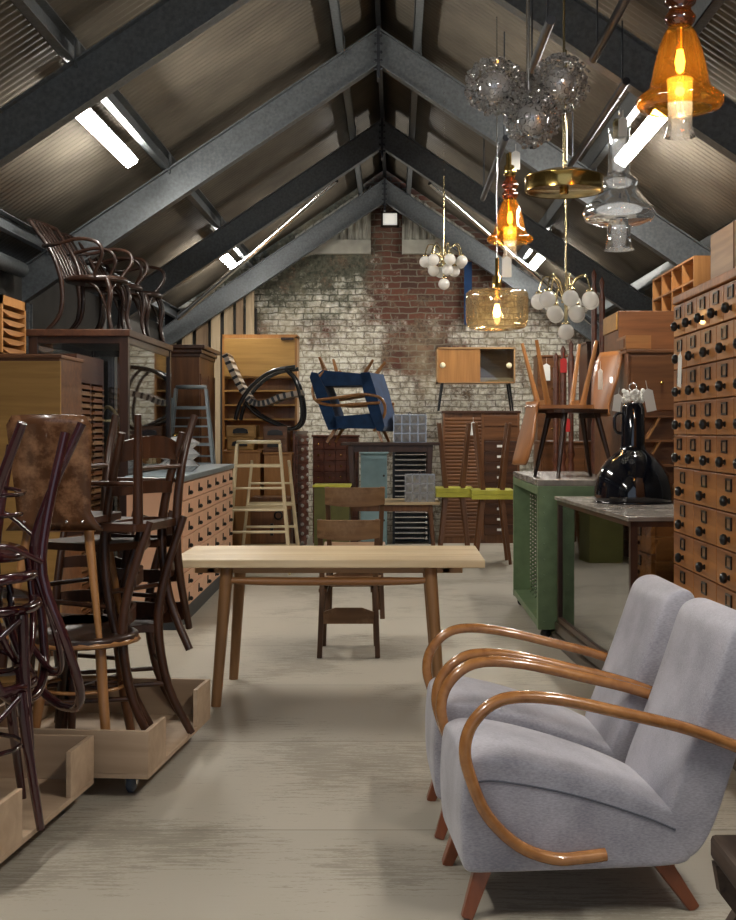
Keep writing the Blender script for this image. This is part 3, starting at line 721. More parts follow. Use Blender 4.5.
def cafe_chair(label, loc, rz, mat, seatmat, group, rot=None, rails=3):
    t = thing('cafe_chair', label, 'chair', loc, rz, group, rot)
    m = MB().prism([(-.17, .20), (.17, .20), (.205, -.12), (.17, -.19), (-.17, -.19), (-.205, -.12)], .425, .455, 'z'); m.build('seat', M[seatmat], t, bevel=.008)
    for s in (-1, 1):
        MB().tube([(s*.185, .33, 0), (s*.172, .235, .20), (s*.165, .195, .45), (s*.165, .225, .66), (s*.175, .30, .90)], [.016, .018, .020, .018, .015], 10, 4).build('rear_post', M[mat], t)
        MB().tube([(s*.165, -.155, .43), (s*.172, -.17, .2), (s*.182, -.19, 0)], [.021, .018, .014], 10, 4).build('leg', M[mat], t)
        MB().tube([(s*.172, -.16, .21), (s*.170, .22, .21)], .010, 8, 1).build('stretcher', M[mat], t)
    MB().tube([(-.17, -.165, .27), (.17, -.165, .27)], .010, 8, 1).build('stretcher', M[mat], t); MB().tube([(-.17, .225, .27), (.17, .225, .27)], .010, 8, 1).build('stretcher', M[mat], t)
    def rail(z, y, h, arch):
        m = MB(); n = 10; vs = []
        for i in range(n+1):
            u = -1+2*i/n; x = u*.17; yy = y+.035*(1-u*u); a = arch*(1-u*u)
            vs += [(x, yy-.007, z-h/2+a*.5), (x, yy-.007, z+h/2+a), (x, yy+.007, z+h/2+a), (x, yy+.007, z-h/2+a*.5)]
        fs = [(i*4+k, i*4+(k+1) % 4, i*4+4+(k+1) % 4, i*4+4+k) for i in range(n) for k in range(4)]
        return m.add(vs, fs+[(0, 1, 2, 3), (n*4+3, n*4+2, n*4+1, n*4)])
    for k in range(rails): rail(.82-k*.15, .268-k*.028, .075 if k == 0 else .045, .03 if k == 0 else .015).build('back_rail', M[mat], t)
    return t
def ply_chair(label, loc, rz, backmat, seatmat, legmat, group, rot=None, waist=.10, hgt=.42, tagmat=None, scale=None):
    t = thing('plywood_chair', label, 'chair', loc, rz, group, rot, scale)
    MB().prism([(-.15, .19), (.15, .19), (.20, -.10), (.185, -.17), (.13, -.20), (-.13, -.20), (-.185, -.17), (-.20, -.10)], .435, .460, 'z').build('seat', M[seatmat], t, bevel=.01)
    # bent back panel: narrow at the seat, wide on top, curved across
    m = MB(); n = 10; rows = 12; vs = []
    for j in range(rows+1):
        v = j/rows; z = .41+v*hgt+.05*v
        hw = .125+(.185-.125)*min(1, v*1.8) if v < .55 else .185-.03*max(0, (v-.85)/.15)**2
        hw = (.135+.027*v-.025*max(0, (v-.9)/.1)**2) if waist > .1 else hw
        if v < .12: hw = (.185 if waist > .1 else .165)-.04*v/.12
        elif v < .55 and waist <= .1: hw = .125+.06*((v-.12)/.43)
        for i in range(n+1):
            u = -1+2*i/n; y = .20+.10*v+.03*v*v-.035*u*u*v
            vs.append((u*hw, y, z))
    m.add(vs, [(j*(n+1)+i, j*(n+1)+i+1, (j+1)*(n+1)+i+1, (j+1)*(n+1)+i) for j in range(rows) for i in range(n)], True)
    o = m.build('backrest', M[backmat], t); md = o.modifiers.new('t', 'SOLIDIFY'); md.thickness = .012
    rv = MB()
    for x in (-.11, -.05, .05, .11): rv.ball((x, .216, .445), .007, 6)
    rv.build('rivets', M['chrome'], t)
    for sx in (-1, 1):
        MB().tube([(sx*.12, -.12, .44), (sx*.185, -.20, 0)], [.021, .012], 12, 1).build('leg', M[legmat], t)
        MB().tube([(sx*.11, .12, .44), (sx*.175, .22, 0)], [.021, .012], 12, 1).build('leg', M[legmat], t)
    MB().box(-.14, -.14, .40, .14, -.12, .435).box(-.14, .11, .40, .14, .13, .435).build('under_rail', M[legmat], t)
    if tagmat: price_tag(t, (.05, .18, .74), mat='paper', s=1.6)
    return t
def flip(rz, tilt=0): return Euler((PI+tilt, 0, R(rz)))

# burgundy pile on the near dolly
GB = 'burgundy lacquered bentwood chairs on the near dolly'
b1 = bentwood_chair('burgundy bentwood chair standing in the near dolly, lowest of its pile', (-1.36, 4.02, .093), 115, 'burgundy', 'burgundy', GB)
dup(b1, 'burgundy bentwood chair stacked in the middle of the near dolly pile', (-1.40, 4.08, .36), 112, rot=Euler((R(4), R(-5), R(112))))
dup(b1, 'burgundy bentwood chair upside down on top, legs in front of the plywood back', (-1.36, 4.06, 1.40), rot=Euler((R(186), 0, R(80))))
dup(b1, 'burgundy bentwood chair upside down, lower and left of the topmost one', (-1.40, 4.0, 1.30), rot=Euler((R(176), R(6), R(130))))
# brown pile on the far dolly
GC = 'brown cafe chairs on the far dolly'
ch1 = thing('bistro_chair', 'honey brown chair with round ring seat standing at the dolly front', 'chair', (-1.22, 4.88, .093), 20)
disc_seat(MB(), .47, .215, .04).build('seat', M['dark'], ch1); MB().torus((0, 0, .445), .21, .017, n=20, k=3).build('seat_ring', M['honey'], ch1)
for a, mt in ((-70, 'honey'), (-160, 'honey'), (20, 'brown'), (110, 'dark')):
    ca, sa = math.cos(R(a)), math.sin(R(a)); MB().tube([(ca*.15, sa*.15, .44), (ca*.18, sa*.18, .2), (ca*.22, sa*.22, 0)], [.021, .02, .016], 12, 3).build('leg', M[mt], ch1)
MB().torus((0, 0, .26), .165, .008, n=16, k=3).build('leg_ring', M['honey'], ch1)
ply_chair('plywood chair with worn brown back towards us, raised on the round seat', (-1.31, 4.98, .555), 182, 'plyback', 'walnut_x', 'honey', GC, hgt=.39, waist=.13)
cA = cafe_chair('dark cafe chair with arched rail, back posts curving down to the dolly', (-1.29, 4.98, .093), -76, 'walnut', 'walnut_x', GC)
dup(cA, 'dark cafe chair at the far right corner of the dolly, back nearest the peach chest', (-1.215, 5.26, .093), rot=Euler((0, 0, R(-72))))
dup(cA, 'tall ladder-backed cafe chair standing raised on the others before the peach chest', (-1.23, 5.20, .44), rot=Euler((0, 0, R(-122))))
dup(cA, 'dark cafe chair upside down with legs rising before the peach chest', (-1.12, 5.06, 1.41), rot=Euler((R(180), 0, R(165))))
dup(cA, 'dark cafe chair standing behind the round seat inside the dolly', (-1.40, 5.24, .093), rot=Euler((0, 0, R(-20))))

# bentwood armchairs on the display case
def bent_armchair(label, loc, rz):
    t = thing('bentwood_armchair', label, 'armchair', loc, rz, 'dark bentwood armchairs on the display case')
    m = MB().lathe([(0, .345), (.205, .345), (.215, .355), (.215, .375), (.20, .385), (.16, .378), (0, .375)], (0, 0, 0), 28, sx=1.05, sy=1.05); m.build('seat', M['dark'], t)
    for s in (-1, 1):
        MB().tube([(s*.17, .30, 0), (s*.165, .20, .12), (s*.165, .19, .33), (s*.18, .26, .55), (s*.205, .42, .78)], [.016, .017, .018, .016, .013], 10, 4).build('rear_post', M['dark'], t)
        MB().tube([(s*.165, -.19, 0), (s*.155, -.165, .12), (s*.16, -.18, .26), (s*.15, -.15, .36)], [.013, .016, .020, .018], 10, 4).build('leg', M['dark'], t)
        MB().tube([(s*.19, .32, .60), (s*.26, .18, .60), (s*.275, .0, .63), (s*.265, -.13, .60), (s*.25, -.16, .52), (s*.22, -.10, .42), (s*.20, -.08, .37)], .013, 10, 5).build('armrest', M['dark'], t)
        MB().tube([(s*.155, -.165, .15), (s*.12, -.17, .28), (s*.05, -.17, .34)], .009, 8, 4).build('leg_bracket', M['dark'], t); MB().tube([(s*.16, -.15, .15), (s*.175, -.09, .29), (s*.18, .0, .34)], .009, 8, 4).build('leg_bracket', M['dark'], t)
    MB().tube([(-.205, .42, .78), (-.1, .455, .80), (0, .465, .805), (.1, .455, .80), (.205, .42, .78)], .016, 10, 4).build('top_rail', M['dark'], t)
    for k in range(5):
        x = -.11+k*.055; MB().tube([(x*.9, .20, .37), (x, .29, .56), (x*1.15, .45, .80)], .008, 6, 4, flat=1.8).build('slat', M['dark'], t)
    return t
ba = bent_armchair('dark bentwood armchair with slatted back, front one on the display case', (W(95, 9.0), 9.05, 2.065), 78)
dup(ba, 'dark bentwood armchair with slatted back, behind the front one on the display case', (W(112, 9.5), 9.52, 2.065), 74)
dup(ba, 'dark bentwood armchair furthest right on the display case, mostly hidden', (W(134, 10.05), 10.05, 2.065), 80)

# plywood chairs on the green cabinet
GG = 'plywood chairs on the green cabinet'
ply_chair('plywood chair with dark legs standing on the green metal cabinet, back to the right', (W(573, 8.5), 8.5, 1.03), -72, 'ply_orange', 'dark', 'dark', GG, hgt=.40, tagmat=1)
ply_chair('plywood chair upside down with pale legs up, back hanging left over the green cabinet', (W(560, 8.6), 8.6, 1.955), 0, 'ply_orange', 'ply_orange', 'honey', GG, rot=flip(-80), hgt=.38)

# ================================================================ left side furniture
# glazed display case
dc = thing('display_case', 'tall dark framed glass display case under the bentwood armchairs', 'display case', (-1.88, 9.65, 0), 90)
L2, dp, hh = .85, .70, 2.06
m = MB()
for x in (-L2, L2-.06):
    for y in (0, dp-.06): m.box(x, y, 0, x+.06, y+.06, hh-.05)
for z in (.0, 1.0, hh-.10):
    for y in (.006, dp-.046): m.box(-L2+.06, y, z+.001, L2-.06, y+.04, z+.068)
    for x in (-L2+.006, L2-.046): m.box(x, .06, z+.001, x+.04, dp-.06, z+.068)
m.build('frame', M['dark'], dc)
MB().box(-L2-.015, -.015, hh-.05, L2+.015, dp+.015, hh).build('top', M['walnut_x'], dc, bevel=.005)
MB().box(-L2+.04, .015, .07, L2-.04, .019, hh-.1).build('glass_pane', M['pane'], dc); MB().box(-L2+.015, .04, .07, -L2+.019, dp-.04, hh-.1).build('glass_pane', M['pane'], dc)
for z in (.06, 1.0): MB().box(-L2+.04, .03, z, L2-.04, dp-.03, z+.02).build('shelf', M['walnut_x'], dc)
rc = thing('pale_chair', 'pale bentwood chair frame inside the glass display case', 'chair', (-2.25, 9.55, 1.02), 60)
m = MB()
for s in (-1, 1):
    m.tube([(s*.13, -.15, 0), (s*.15, -.05, .4), (s*.15, .1, .5), (s*.16, .2, .2), (s*.14, .15, 0)], .014, 8, 5)
    m.tube([(s*.15, .12, .40), (s*.16, .22, .65), (s*.14, .28, .80)], .012, 8, 4)
m.tube([(-.14, .28, .80), (0, .30, .84), (.14, .28, .80)], .012, 8, 4).tube([(-.15, -.05, .4), (.15, -.05, .4)], .01, 8, 1).tube([(-.15, .1, .5), (.15, .1, .5)], .01, 8, 1)
m.build('frame', M['cream'], rc)

# yellow oak panel cabinet and the stacked tray cabinet behind it
yc = cabinet('oak_cabinet', 'plain yellow oak cabinet at the left edge behind the burgundy chairs', -2.90, -1.99, 7.45, 7.98, 0, 1.80, 'brown_x'); panel(yc, -.455, .455, .05, 1.76, 'oak', 'front_panel', inset=False)
tc_ = thing('tray_cabinet', 'brown cabinet of shallow stacked paper trays beside the display case', 'cabinet', (-2.04, 8.38, 0), 90)
MB().box(-.37, .05, 0, .37, .80, 1.84).box(-.37, 0, 1.66, .37, .05, 1.84).box(-.37, 0, 0, -.34, .05, 1.66).box(.34, 0, 0, .37, .05, 1.66).box(-.015, 0, 0, .015, .05, 1.66).build('body', M['walnut_x'], tc_)
for k in range(40):
    t_ = MB().box(-.34, -.012, .02+k*.041, -.02, .05, .032+k*.041).box(-.30+.02*(k % 3), -.006, .032+k*.041, -.05, .04, .046+k*.041) .build('tray', M['brown_x'] if k % 2 else M['school'], tc_)
    dpart(t_, (.355, 0, 0))
tt = thing('tray_rack', 'small wooden rack of curved tray slots high at the left edge', 'rack', (-2.58, 8.47, 1.84), 90)
MB().box(-.27, 0, 0, -.24, .3, .40).box(.24, 0, 0, .27, .3, .40).box(-.27, .28, 0, .27, .3, .4).box(-.27, 0, .34, .27, .3, .40).box(-.27, 0, 0, .27, .3, .02).build('frame', M['oak_z'], tt)
for k in range(5): MB().prism([(-.24, 0), (-.1, -.022), (.1, -.022), (.24, 0), (.24, .014), (-.24, .014)], .0, .28, 'y').build('tray', M['honey_x'], tt, (0, 0, .045+k*.062))

# armoire
ar = thing('armoire', 'dark brown corniced wardrobe between display case and timber boards', 'wardrobe', (-1.91, 12.7, 0), 90)
MB().box(-.5, 0, 0, .5, .8, 2.08).build('body', M['brown'], ar)
MB().box(-.56, -.06, 2.14, .56, .82, 2.18).box(-.53, -.03, 2.10, .53, .8, 2.14).box(-.51, -.012, 2.06, .51, .8, 2.10).build('cornice', M['walnut_x'], ar, bevel=.008)
panel(ar, -.48, -.01, .08, 1.9, 'brown', knob='iron', kx=-.06); panel(ar, .01, .48, .08, 1.9, 'brown', knob='iron', kx=.06)
MB().box(-.485, .05, .1, -.48, .75, 1.9).build('side_panel', M['brown'], ar)

# pale grey step ladder
def ladder(name, label, loc, rz, mat, wtop, wbot, h, treads, dep, tr=.016, seat=True, cat='stepladder', group=None, back=True):
    t = thing(name, label, cat, loc, rz, group)
    for s in (-1, 1):
        MB().bar((s*wbot/2, -dep/2, 0), (s*wtop/2, -.06, h), .022, .038).build('side_rail', M[mat], t)
        if back: MB().bar((s*wbot/2, dep/2, 0), (s*wtop/2, .06, h), .022, .030).build('rear_leg', M[mat], t)
    for k in range(1, treads+1):
        z = h*k/(treads+1); f = z/h; ww = wbot+(wtop-wbot)*f; y = -dep/2+(dep/2-.06)*f
        MB().box(-ww/2, y-.05, z-tr, ww/2, y+.05, z).build('tread', M[mat], t)
        if back and k % 2: MB().box(-ww/2, -y-.008, z-.02, ww/2, -y+.008, z+.01).build('cross_bar', M[mat], t)
    if seat: MB().lathe([(0, 0), (.19, 0), (.20, .01), (.20, .025), (.19, .032), (0, .034)], (0, 0, h), 24, sx=wtop/.38, sy=.75).build('seat', M[mat], t)
    return t
ladder('stepladder', 'pale grey metal stepladder with many rungs beside the wardrobe', (-1.93, 11.83, 0), 4, 'greymetal', .28, .62, 1.74, 9, .40)
ladder('stepladder', 'pale grey metal stepladder folded just behind the other grey one', (-1.98, 12.14, 0), -3, 'greymetal', .34, .70, 1.66, 8, .05, back=False, seat=False)
ladder('step_stool', 'tall cream painted step stool behind the end of the peach chest', (-1.29, 11.82, 0), 3, 'cream', .40, .60, 1.22, 5, .42, cat='step stool')
st2 = ladder('step_stool', 'cream painted step stool nested behind the tall cream one', (-1.22, 12.25, 0), 8, 'cream', .36, .58, 1.05, 4, .34, seat=False, cat='step stool')

# faceted shades on the peach chest
def facet_shade(label, loc, r, h, rz=0, n=3):
    t = thing('glass_lampshade', label, 'lampshade', loc, rz, 'faceted glass shades on the peach chest')
    prof = []
    for k in range(n): prof += [(r*.62, h*k/n), (r, h*(k+.5)/n)]
    prof.append((r*.45, h)); m = MB(); q = 10; vs = []
    for j, (rr, z) in enumerate(prof):
        for i in range(q):
            a = 2*PI*(i+.5*(j % 2))/q; vs.append((rr*math.cos(a), rr*math.sin(a), z))
    m.add(vs, [(j*q+i, j*q+(i+1) % q, (j+1)*q+(i+1) % q, (j+1)*q+i) for j in range(len(prof)-1) for i in range(q)])
    m.build('glass_shell', M['facet'], t); MB().lathe([(r*.46, h), (r*.46, h+.02), (.03, h+.03), (0, h+.03)], n=16).build('cap', M['brass'], t)
    return t
facet_shade('larger faceted clear glass lampshade on the peach chest top', (-1.60, 9.35, 1.04), .145, .26)
facet_shade('smaller faceted glass lampshade behind the larger one on the peach chest', (-1.72, 9.75, 1.04), .13, .22, 10)

# ================================================================ back wall furniture
bc = thing('bureau_bookcase', 'golden oak bookcase with closed top flap against the whitewashed wall', 'bookcase', (-1.515, 14.0, 0), 0)
MB().box(-.42, 0, 0, -.395, .32, 2.40).box(.395, 0, 0, .42, .32, 2.40).box(-.42, 0, 2.38, .42, .32, 2.42).box(-.40, .30, 0, .40, .32, 2.4).build('body', M['oak_z'], bc)
MB().box(-.395, -.01, 1.95, .395, .015, 2.375).build('flap_door', M['oak'], bc, bevel=.003)
MB().box(.24, -.03, 2.36, .38, -.005, 2.385).build('hinge_stay', M['dark'], bc)
for z in (1.93, 1.78, 1.62, 1.46, 1.25, 1.0): MB().box(-.395, .01, z, .395, .30, z+.018).build('shelf', M['oak'], bc)
# rocking lounge with webbed seat
rk = thing('lounge_chair', 'black bentwood lounge chair with pale webbed seat set on the wooden boxes', 'lounge chair', (-1.38, 13.25, 1.40), 0)
def Q(px, py, D=13.25, y=0): return (W(px, D)+1.38, y, Z(py, D)-1.40)
for yy in (-.22, .22):
    MB().tube([Q(238, 420, y=yy), Q(243, 403, y=yy), Q(256, 385, y=yy), Q(275, 372, y=yy), Q(297, 368, y=yy)], .022, 10, 5).build('arm_rail', M['iron'], rk)
    MB().tube([Q(287, 370, y=yy), Q(297, 382, y=yy), Q(303, 405, y=yy), Q(302, 422, y=yy), Q(292, 429, y=yy), Q(275, 423, y=yy), Q(258, 414, y=yy), Q(248, 404, y=yy)], .018, 10, 5).build('runner', M['iron'], rk)
path = smooth_path([Q(227, 355), Q(236, 375), Q(246, 393), Q(255, 403), Q(268, 403), Q(283, 397), Q(303, 393)], 6)
m = MB(); 
for a, b in zip(path[:-1], path[1:]): m.bar(a+(b-a)*.02, b, .44, .055, ref=(b-a).cross(Vector((0, 1, 0))))
m.build('webbed_seat', M['webbing'], rk); mb = MB()
for k in range(1, len(path)-1, 2):
    d = (path[k+1]-path[k-1]).normalized(); mb.bar(path[k]-d*.014, path[k]+d*.014, .46, .062, ref=d.cross(Vector((0, 1, 0))))
mb.build('black_band', M['iron'], rk)

def drawer_box(label, x0, x1, y0, z0, h, mat='oak', n=1, dep=.4):
    t = thing('drawer_box', label, 'box', ((x0+x1)/2, y0, z0), 0, 'wooden drawer boxes under the lounge chair'); w2 = (x1-x0)/2
    MB().box(-w2, 0, 0, w2, dep, h).build('body', M[mat], t, bevel=.003); drawers(t, -w2+.01, w2-.01, .01, h-.01, 1, n, M[mat], 'cup', M['iron'], pscale=1.6); return t
c1 = cabinet('panel_cabinet', 'yellow-brown wooden cabinet behind the cream step stool', -1.79, -1.39, 13, 13.5, 0, 1.14, 'oak_z'); panel(c1, -.19, .19, .05, 1.10, 'oak_z')
drawer_box('wooden drawer box with black pull, lower of the left pair', -1.75, -1.47, 13, 1.14, .13)
drawer_box('wooden drawer box with black pull, upper of the left pair', -1.76, -1.45, 13.02, 1.27, .13)
c2 = cabinet('panel_cabinet', 'golden wooden cabinet with plain door between step stool and glass knob cabinet', -1.37, -1.06, 13, 13.5, 0, 1.12, 'oak_z'); panel(c2, -.145, .145, .05, 1.08, 'oak_z', inset=False)
c2b = drawer_box('wooden box with two label pulls, right of the black pull boxes', -1.37, -1.12, 13, 1.12, .27, 'brown_x', 2)
tk = thing('trunk', 'small brown wooden trunk with black latch at the foot of the golden cabinet', 'trunk', (-1.24, 12.45, 0), 0)
MB().box(-.20, 0, 0, .20, .35, .68).build('body', M['brown'], tk, bevel=.008); MB().box(-.21, -.01, .56, .21, .36, .60).build('lid_band', M['oak_z'], tk)
MB().lathe([(.03, 0), (.045, 0), (.045, .012), (.03, .012)], (.08, -.01, .50), 14, '-y').build('latch_ring', M['iron'], tk); MB().box(.0, -.02, .30, .03, 0, .42).build('strap', M['iron'], tk)
kc = thing('glass_knob_cabinet', 'narrow dark cabinet with two columns of glass knobs facing the aisle', 'cabinet', (-1.035, 13.9, 0), 90)
MB().box(-.85, .005, 0, .85, .03, 1.33).build('body', M['redbrown'], kc); MB().box(-.86, -.01, 1.31, .86, .03, 1.34).build('top', M['walnut_x'], kc)
drawers(kc, -.82, .82, .08, 1.29, 2, 12, M['redbrown'], 'small', M['opal'], pscale=1.7)
rd = cabinet('drawer_cabinet', 'red-brown cabinet of many small drawers under the brick wall', -.99, -.43, 14.9, 15.35, 0, 1.29, 'redbrown'); drawers(rd, -.27, .27, .06, 1.25, 4, 9, M['redbrown'], 'small', M['brass'])
price_tag(rd, (.20, -.05, .97), s=1.6)
ob = cabinet('olive_cabinet', 'low olive green metal cabinet behind the school chairs', -.82, -.45, 12.5, 12.9, 0, .80, 'olive', 'lime')
pb = cabinet('pale_blue_cabinet', 'pale blue painted cabinet standing behind the dark table legs', -.415, -.085, 14.7, 15.1, 0, 1.09, 'paleblue'); panel(pb, -.15, .15, .58, 1.05, 'paleblue', knob='iron', kx=.12); panel(pb, -.15, .15, .04, .54, 'paleblue', knob='iron', kx=.12)
rr = thing('rod_rack', 'metal rack of stacked horizontal rods beside the pale blue cabinet', 'rack', (.20, 14.8, 0), 0)
MB().box(-.23, 0, 0, -.20, .35, 1.12).box(.20, 0, 0, .23, .35, 1.12).box(-.23, .33, 0, .23, .35, 1.12).box(-.23, 0, 1.10, .23, .35, 1.13).build('frame', M['steel_dark'], rr)
for k in range(17): MB().tube([(-.2, .02, .07+k*.062), (.19, .02, .07+k*.062)], .013, 8, 1).ball((.17, -.0, .07+k*.062), .022, 8).build('rod', M['chrome'], rr)

# tambour cabinet with filing drawers, sideboard above
tmb = thing('tambour_cabinet', 'brown cabinet with roll shutter left and labelled file drawers right', 'cabinet', (1.03, 14.9, 0), 0)
MB().box(-.455, .012, 0, .455, .45, 1.55).build('body', M['brown'], tmb); MB().box(-.47, -.01, 1.55, .47, .46, 1.58).build('top', M['walnut_x'], tmb, bevel=.004)
m = MB()
for k in range(34): m.tube([(-.43, .008, .09+k*.042), (.0, .008, .09+k*.042)], .0215, 10, 1, flat=.3, ref=(0, 1, 0))
m.build('roll_shutter', M['brown_x'], tmb)
MB().box(.0, -.01, .04, .03, .02, 1.55).box(-.455, -.01, .04, -.43, .02, 1.55).box(.43, -.01, .04, .455, .02, 1.55).build('stile', M['brown'], tmb)
panel(tmb, .03, .43, 1.40, 1.52, 'brown_x', 'top_flap', inset=False)
drawers(tmb, .03, .43, .10, 1.22, 1, 9, M['walnut_x'], 'label', M['paper'])
MB().box(.03, -.004, 1.23, .43, .012, 1.39).build('tambour_strip', M['brown_x'], tmb)
price_tag(tmb, (-.10, -.03, 1.45), s=1.8)
sbd = thing('sideboard', 'small teak sliding door sideboard on black legs on top of roll shutter cabinet', 'sideboard', (.97, 14.95, 1.58), 0)
for s in (-1, 1):
    for yy in (.05, .33): MB().bar((s*.40, yy, .34), (s*.445, yy, 0), .03, .03, .02, .02).build('leg', M['iron'], sbd)
x0, x1, z0, z1 = -.47, .47, .33, .76
MB().box(x0, 0, z0, x0+.018, .38, z1).box(x1-.018, 0, z0, x1, .38, z1).box(x0, 0, z0, x1, .38, z0+.018).box(x0, 0, z1-.018, x1, .38, z1).box(x0, .37, z0, x1, .38, z1).build('case', M['teak'], sbd)
d = MB().box(x0+.018, .012, z0+.018, .05, .026, z1-.018).build('sliding_door', M['oak_z'], sbd); MB().lathe([(0, 0), (.035, 0), (.03, .008), (0, .008)], (-.40, .012, .545), 18, '-y').build('disc_pull', M['dial'], d)
d = MB().box(.03, .05, z0+.018, x1-.018, .056, z1-.018).build('glass_door', M['pane'], sbd); MB().lathe([(0, 0), (.035, 0), (.03, .008), (0, .008)], (.40, .05, .545), 18, '-y').build('disc_pull', M['dial'], d)
MB().box(.05, .06, z0+.018, x1-.018, .36, z0+.07).build('inner_shelf', M['tabletop'], sbd)

# tables stacked in the centre back
def leg_table(name, label, x0, x1, y0, y1, h, top, leg, th=.03, splay=.05, cat='table', group=None, z=0, apron=.07, rot=None, lw=.045):
    t = thing(name, label, cat, ((x0+x1)/2, (y0+y1)/2, z), 0, group, rot); w2, d2 = (x1-x0)/2, (y1-y0)/2
    MB().box(-w2, -d2, h-th, w2, d2, h).build('top', M[top], t, bevel=.005)
    for yy in (-d2+.06, d2-.08): MB().box(-w2+.08, yy, h-th-apron, w2-.08, yy+.02, h-th).build('apron', M[leg], t)
    for sx in (-1, 1):
        for sy in (-1, 1): MB().bar((sx*(w2-.10), sy*(d2-.08), h-th), (sx*(w2-.10+splay), sy*(d2-.06), 0), lw, lw, lw*.6, lw*.6).build('leg', M[leg], t, bevel=.003)
    return t
leg_table('low_table', 'low table with pale top carrying the dark table, right of the school chairs', W(340, 13), W(440, 13), 13, 13.7, .60, 'tabletop', 'brown')
leg_table('dark_table', 'dark table with splayed legs raised on the pale low table, blue chairs on it', W(341, 13.05), W(440, 13.05), 13.03, 13.62, .62, 'walnut_x', 'walnut', z=.60, splay=-.02, lw=.06)

def crystal_box(label, loc, w_, h):
    t = thing('crystal_lampshade', label, 'lampshade', loc, 0, 'square crystal glass lampshades'); m = MB()
    nx, nz = 4, 3
    for Y_, nm in ((0, 'glass_front'), (w_*.6, 'glass_back')):
     m = MB()
     for i in range(nx):
        for j in range(nz):
            for y in (Y_,):
                cx = -w_/2+(i+.5)*w_/nx; cz = (j+.5)*h/nz; r = w_/nx/2*.93; rz = h/nz/2*.93
                m.add([(cx-r, y, cz-rz), (cx+r, y, cz-rz), (cx+r, y, cz+rz), (cx-r, y, cz+rz), (cx, y-.03, cz)], [(0, 1, 4), (1, 2, 4), (2, 3, 4), (3, 0, 4), (0, 3, 2, 1)])
     m.build(nm, M['facet'], t)
    f = MB()
    for i in range(nx+1): f.box(-w_/2+i*w_/nx-.003, -.002, 0, -w_/2+i*w_/nx+.003, w_*.6, h)
    for j in range(nz+1): f.box(-w_/2, -.002, j*h/nz-.003, w_/2, w_*.6, j*h/nz+.003)
    f.build('frame', M['chrome'], t)
    MB().tube([(-.02, w_*.3, h), (0, w_*.3, h+.03), (.02, w_*.3, h)], .004, 6).build('hook', M['chrome'], t); return t
crystal_box('square crystal glass lampshade on the dark table beside the blue chairs', (W(410, 13.1), 13.15, 1.22), .34, .29)
crystal_box('square crystal glass lampshade lower down on the pale low table', (W(420, 12.98), 13.02, .60), .31, .29)

# blue velvet armchairs, one upside down on the other
def velvet_chair(label, loc, rz, rot=None):
    t = thing('velvet_armchair', label, 'armchair', loc, rz, 'navy velvet armchairs', rot)
    MB().prism([(-.30, .17), (-.31, .27), (-.28, .31), (.20, .27), (.26, .20), (.22, .15), (-.26, .14)], -.27, .27, 'x').build('seat', M['navy'], t, bevel=.015, seg=3)
    MB().prism([(.16, .14), (.26, .13), (.33, .30), (.46, .68), (.44, .74), (.38, .73), (.30, .58), (.20, .32)], -.27, .27, 'x').build('backrest', M['navy'], t, bevel=.015, seg=3)
    for s in (-1, 1):
        MB().tube([(s*.25, -.22, .12), (s*.28, -.34, .30), (s*.30, -.30, .46), (s*.30, -.10, .50), (s*.29, .15, .47), (s*.28, .40, .44)], .016, 10, 5).build('armrest', M['honey'], t)
        MB().bar((s*.20, -.24, .16), (s*.24, -.31, 0), .04, .04, .024, .024).build('leg', M['honey'], t); MB().bar((s*.20, .18, .16), (s*.24, .28, 0), .04, .04, .024, .024).build('leg', M['honey'], t)
    return t
vc = velvet_chair('navy velvet armchair with bent wood arms, upright on the dark table', (W(357, 13.3), 13.33, 1.22), 82)
dup(vc, 'navy velvet armchair upside down on the upright one, legs in the air', (W(354, 13.3), 13.33, 2.10), rot=Euler((PI+R(4), 0, R(75))))

# lime topped tables, one upside down on each
GL = 'lime topped tables stacked top to top'
z = .70
for nm, px0, px1, D in (('left', 436, 474, 12.9), ('right', 472, 515, 12.5)):
    a, b = W(px0, D), W(px1, D); ww = (b-a)/2
    for up in (0, 1):
        t = thing('lime_table', 'lime yellow topped table %s, %s pair before the roll shutter' % (('standing under its mate', 'upside down on its mate')[up], nm), 'table', ((a+b)/2, D+.25, z+.002 if up else 0), 0, GL, rot=None)
        s_ = 1 if not up else -1
        o0 = z-.0 if not up else 0
        MB().box(-ww, -.25, o0-(.045 if not up else 0), ww, .25, o0+(.045 if up else 0)).build('top', M['lime'], t, bevel=.004)
        for sx in (-1, 1):
            for sy in (-1, 1):
                za = .0 if not up else .72
                zb = z-.045 if not up else .045
                MB().bar((sx*(ww*.45), sy*.15, zb), (sx*(ww*.80), sy*.21, za), .05, .04, .03, .03).build('leg', M['brown'], t, bevel=.003)

# right back: tall narrow drawers, posts, cream drawer box, dark cupboard
td = cabinet('tall_drawer_cabinet', 'tall narrow cabinet of small drawers behind the upturned pale chair legs', 1.64, 2.0, 14.5, 14.9, 0, 2.22, 'brown'); drawers(td, -.17, .17, .08, 2.18, 1, 9, M['brown_x'], 'small', M['brass'])
price_tag(td, (-.07, -.05, 2.12), s=2.2)
dk = cabinet('dark_cupboard', 'large dark wooden cupboard in the shade at the back right', 2.05, 2.74, 13.4, 14.0, 0, 2.30, 'walnut'); panel(dk, -.33, -.01, .1, 2.2, 'walnut', knob='brass', kx=-.05); panel(dk, .01, .33, .1, 2.2, 'walnut', knob='brass', kx=.05)
dk2 = cabinet('brown_cupboard', 'brown wooden cupboard behind the green metal cabinet', 1.30, 2.10, 11.2, 11.7, 0, 1.25, 'brown'); drawers(dk2, -.38, .38, .08, 1.2, 2, 5, M['brown_x'], 'small', M['brass'])
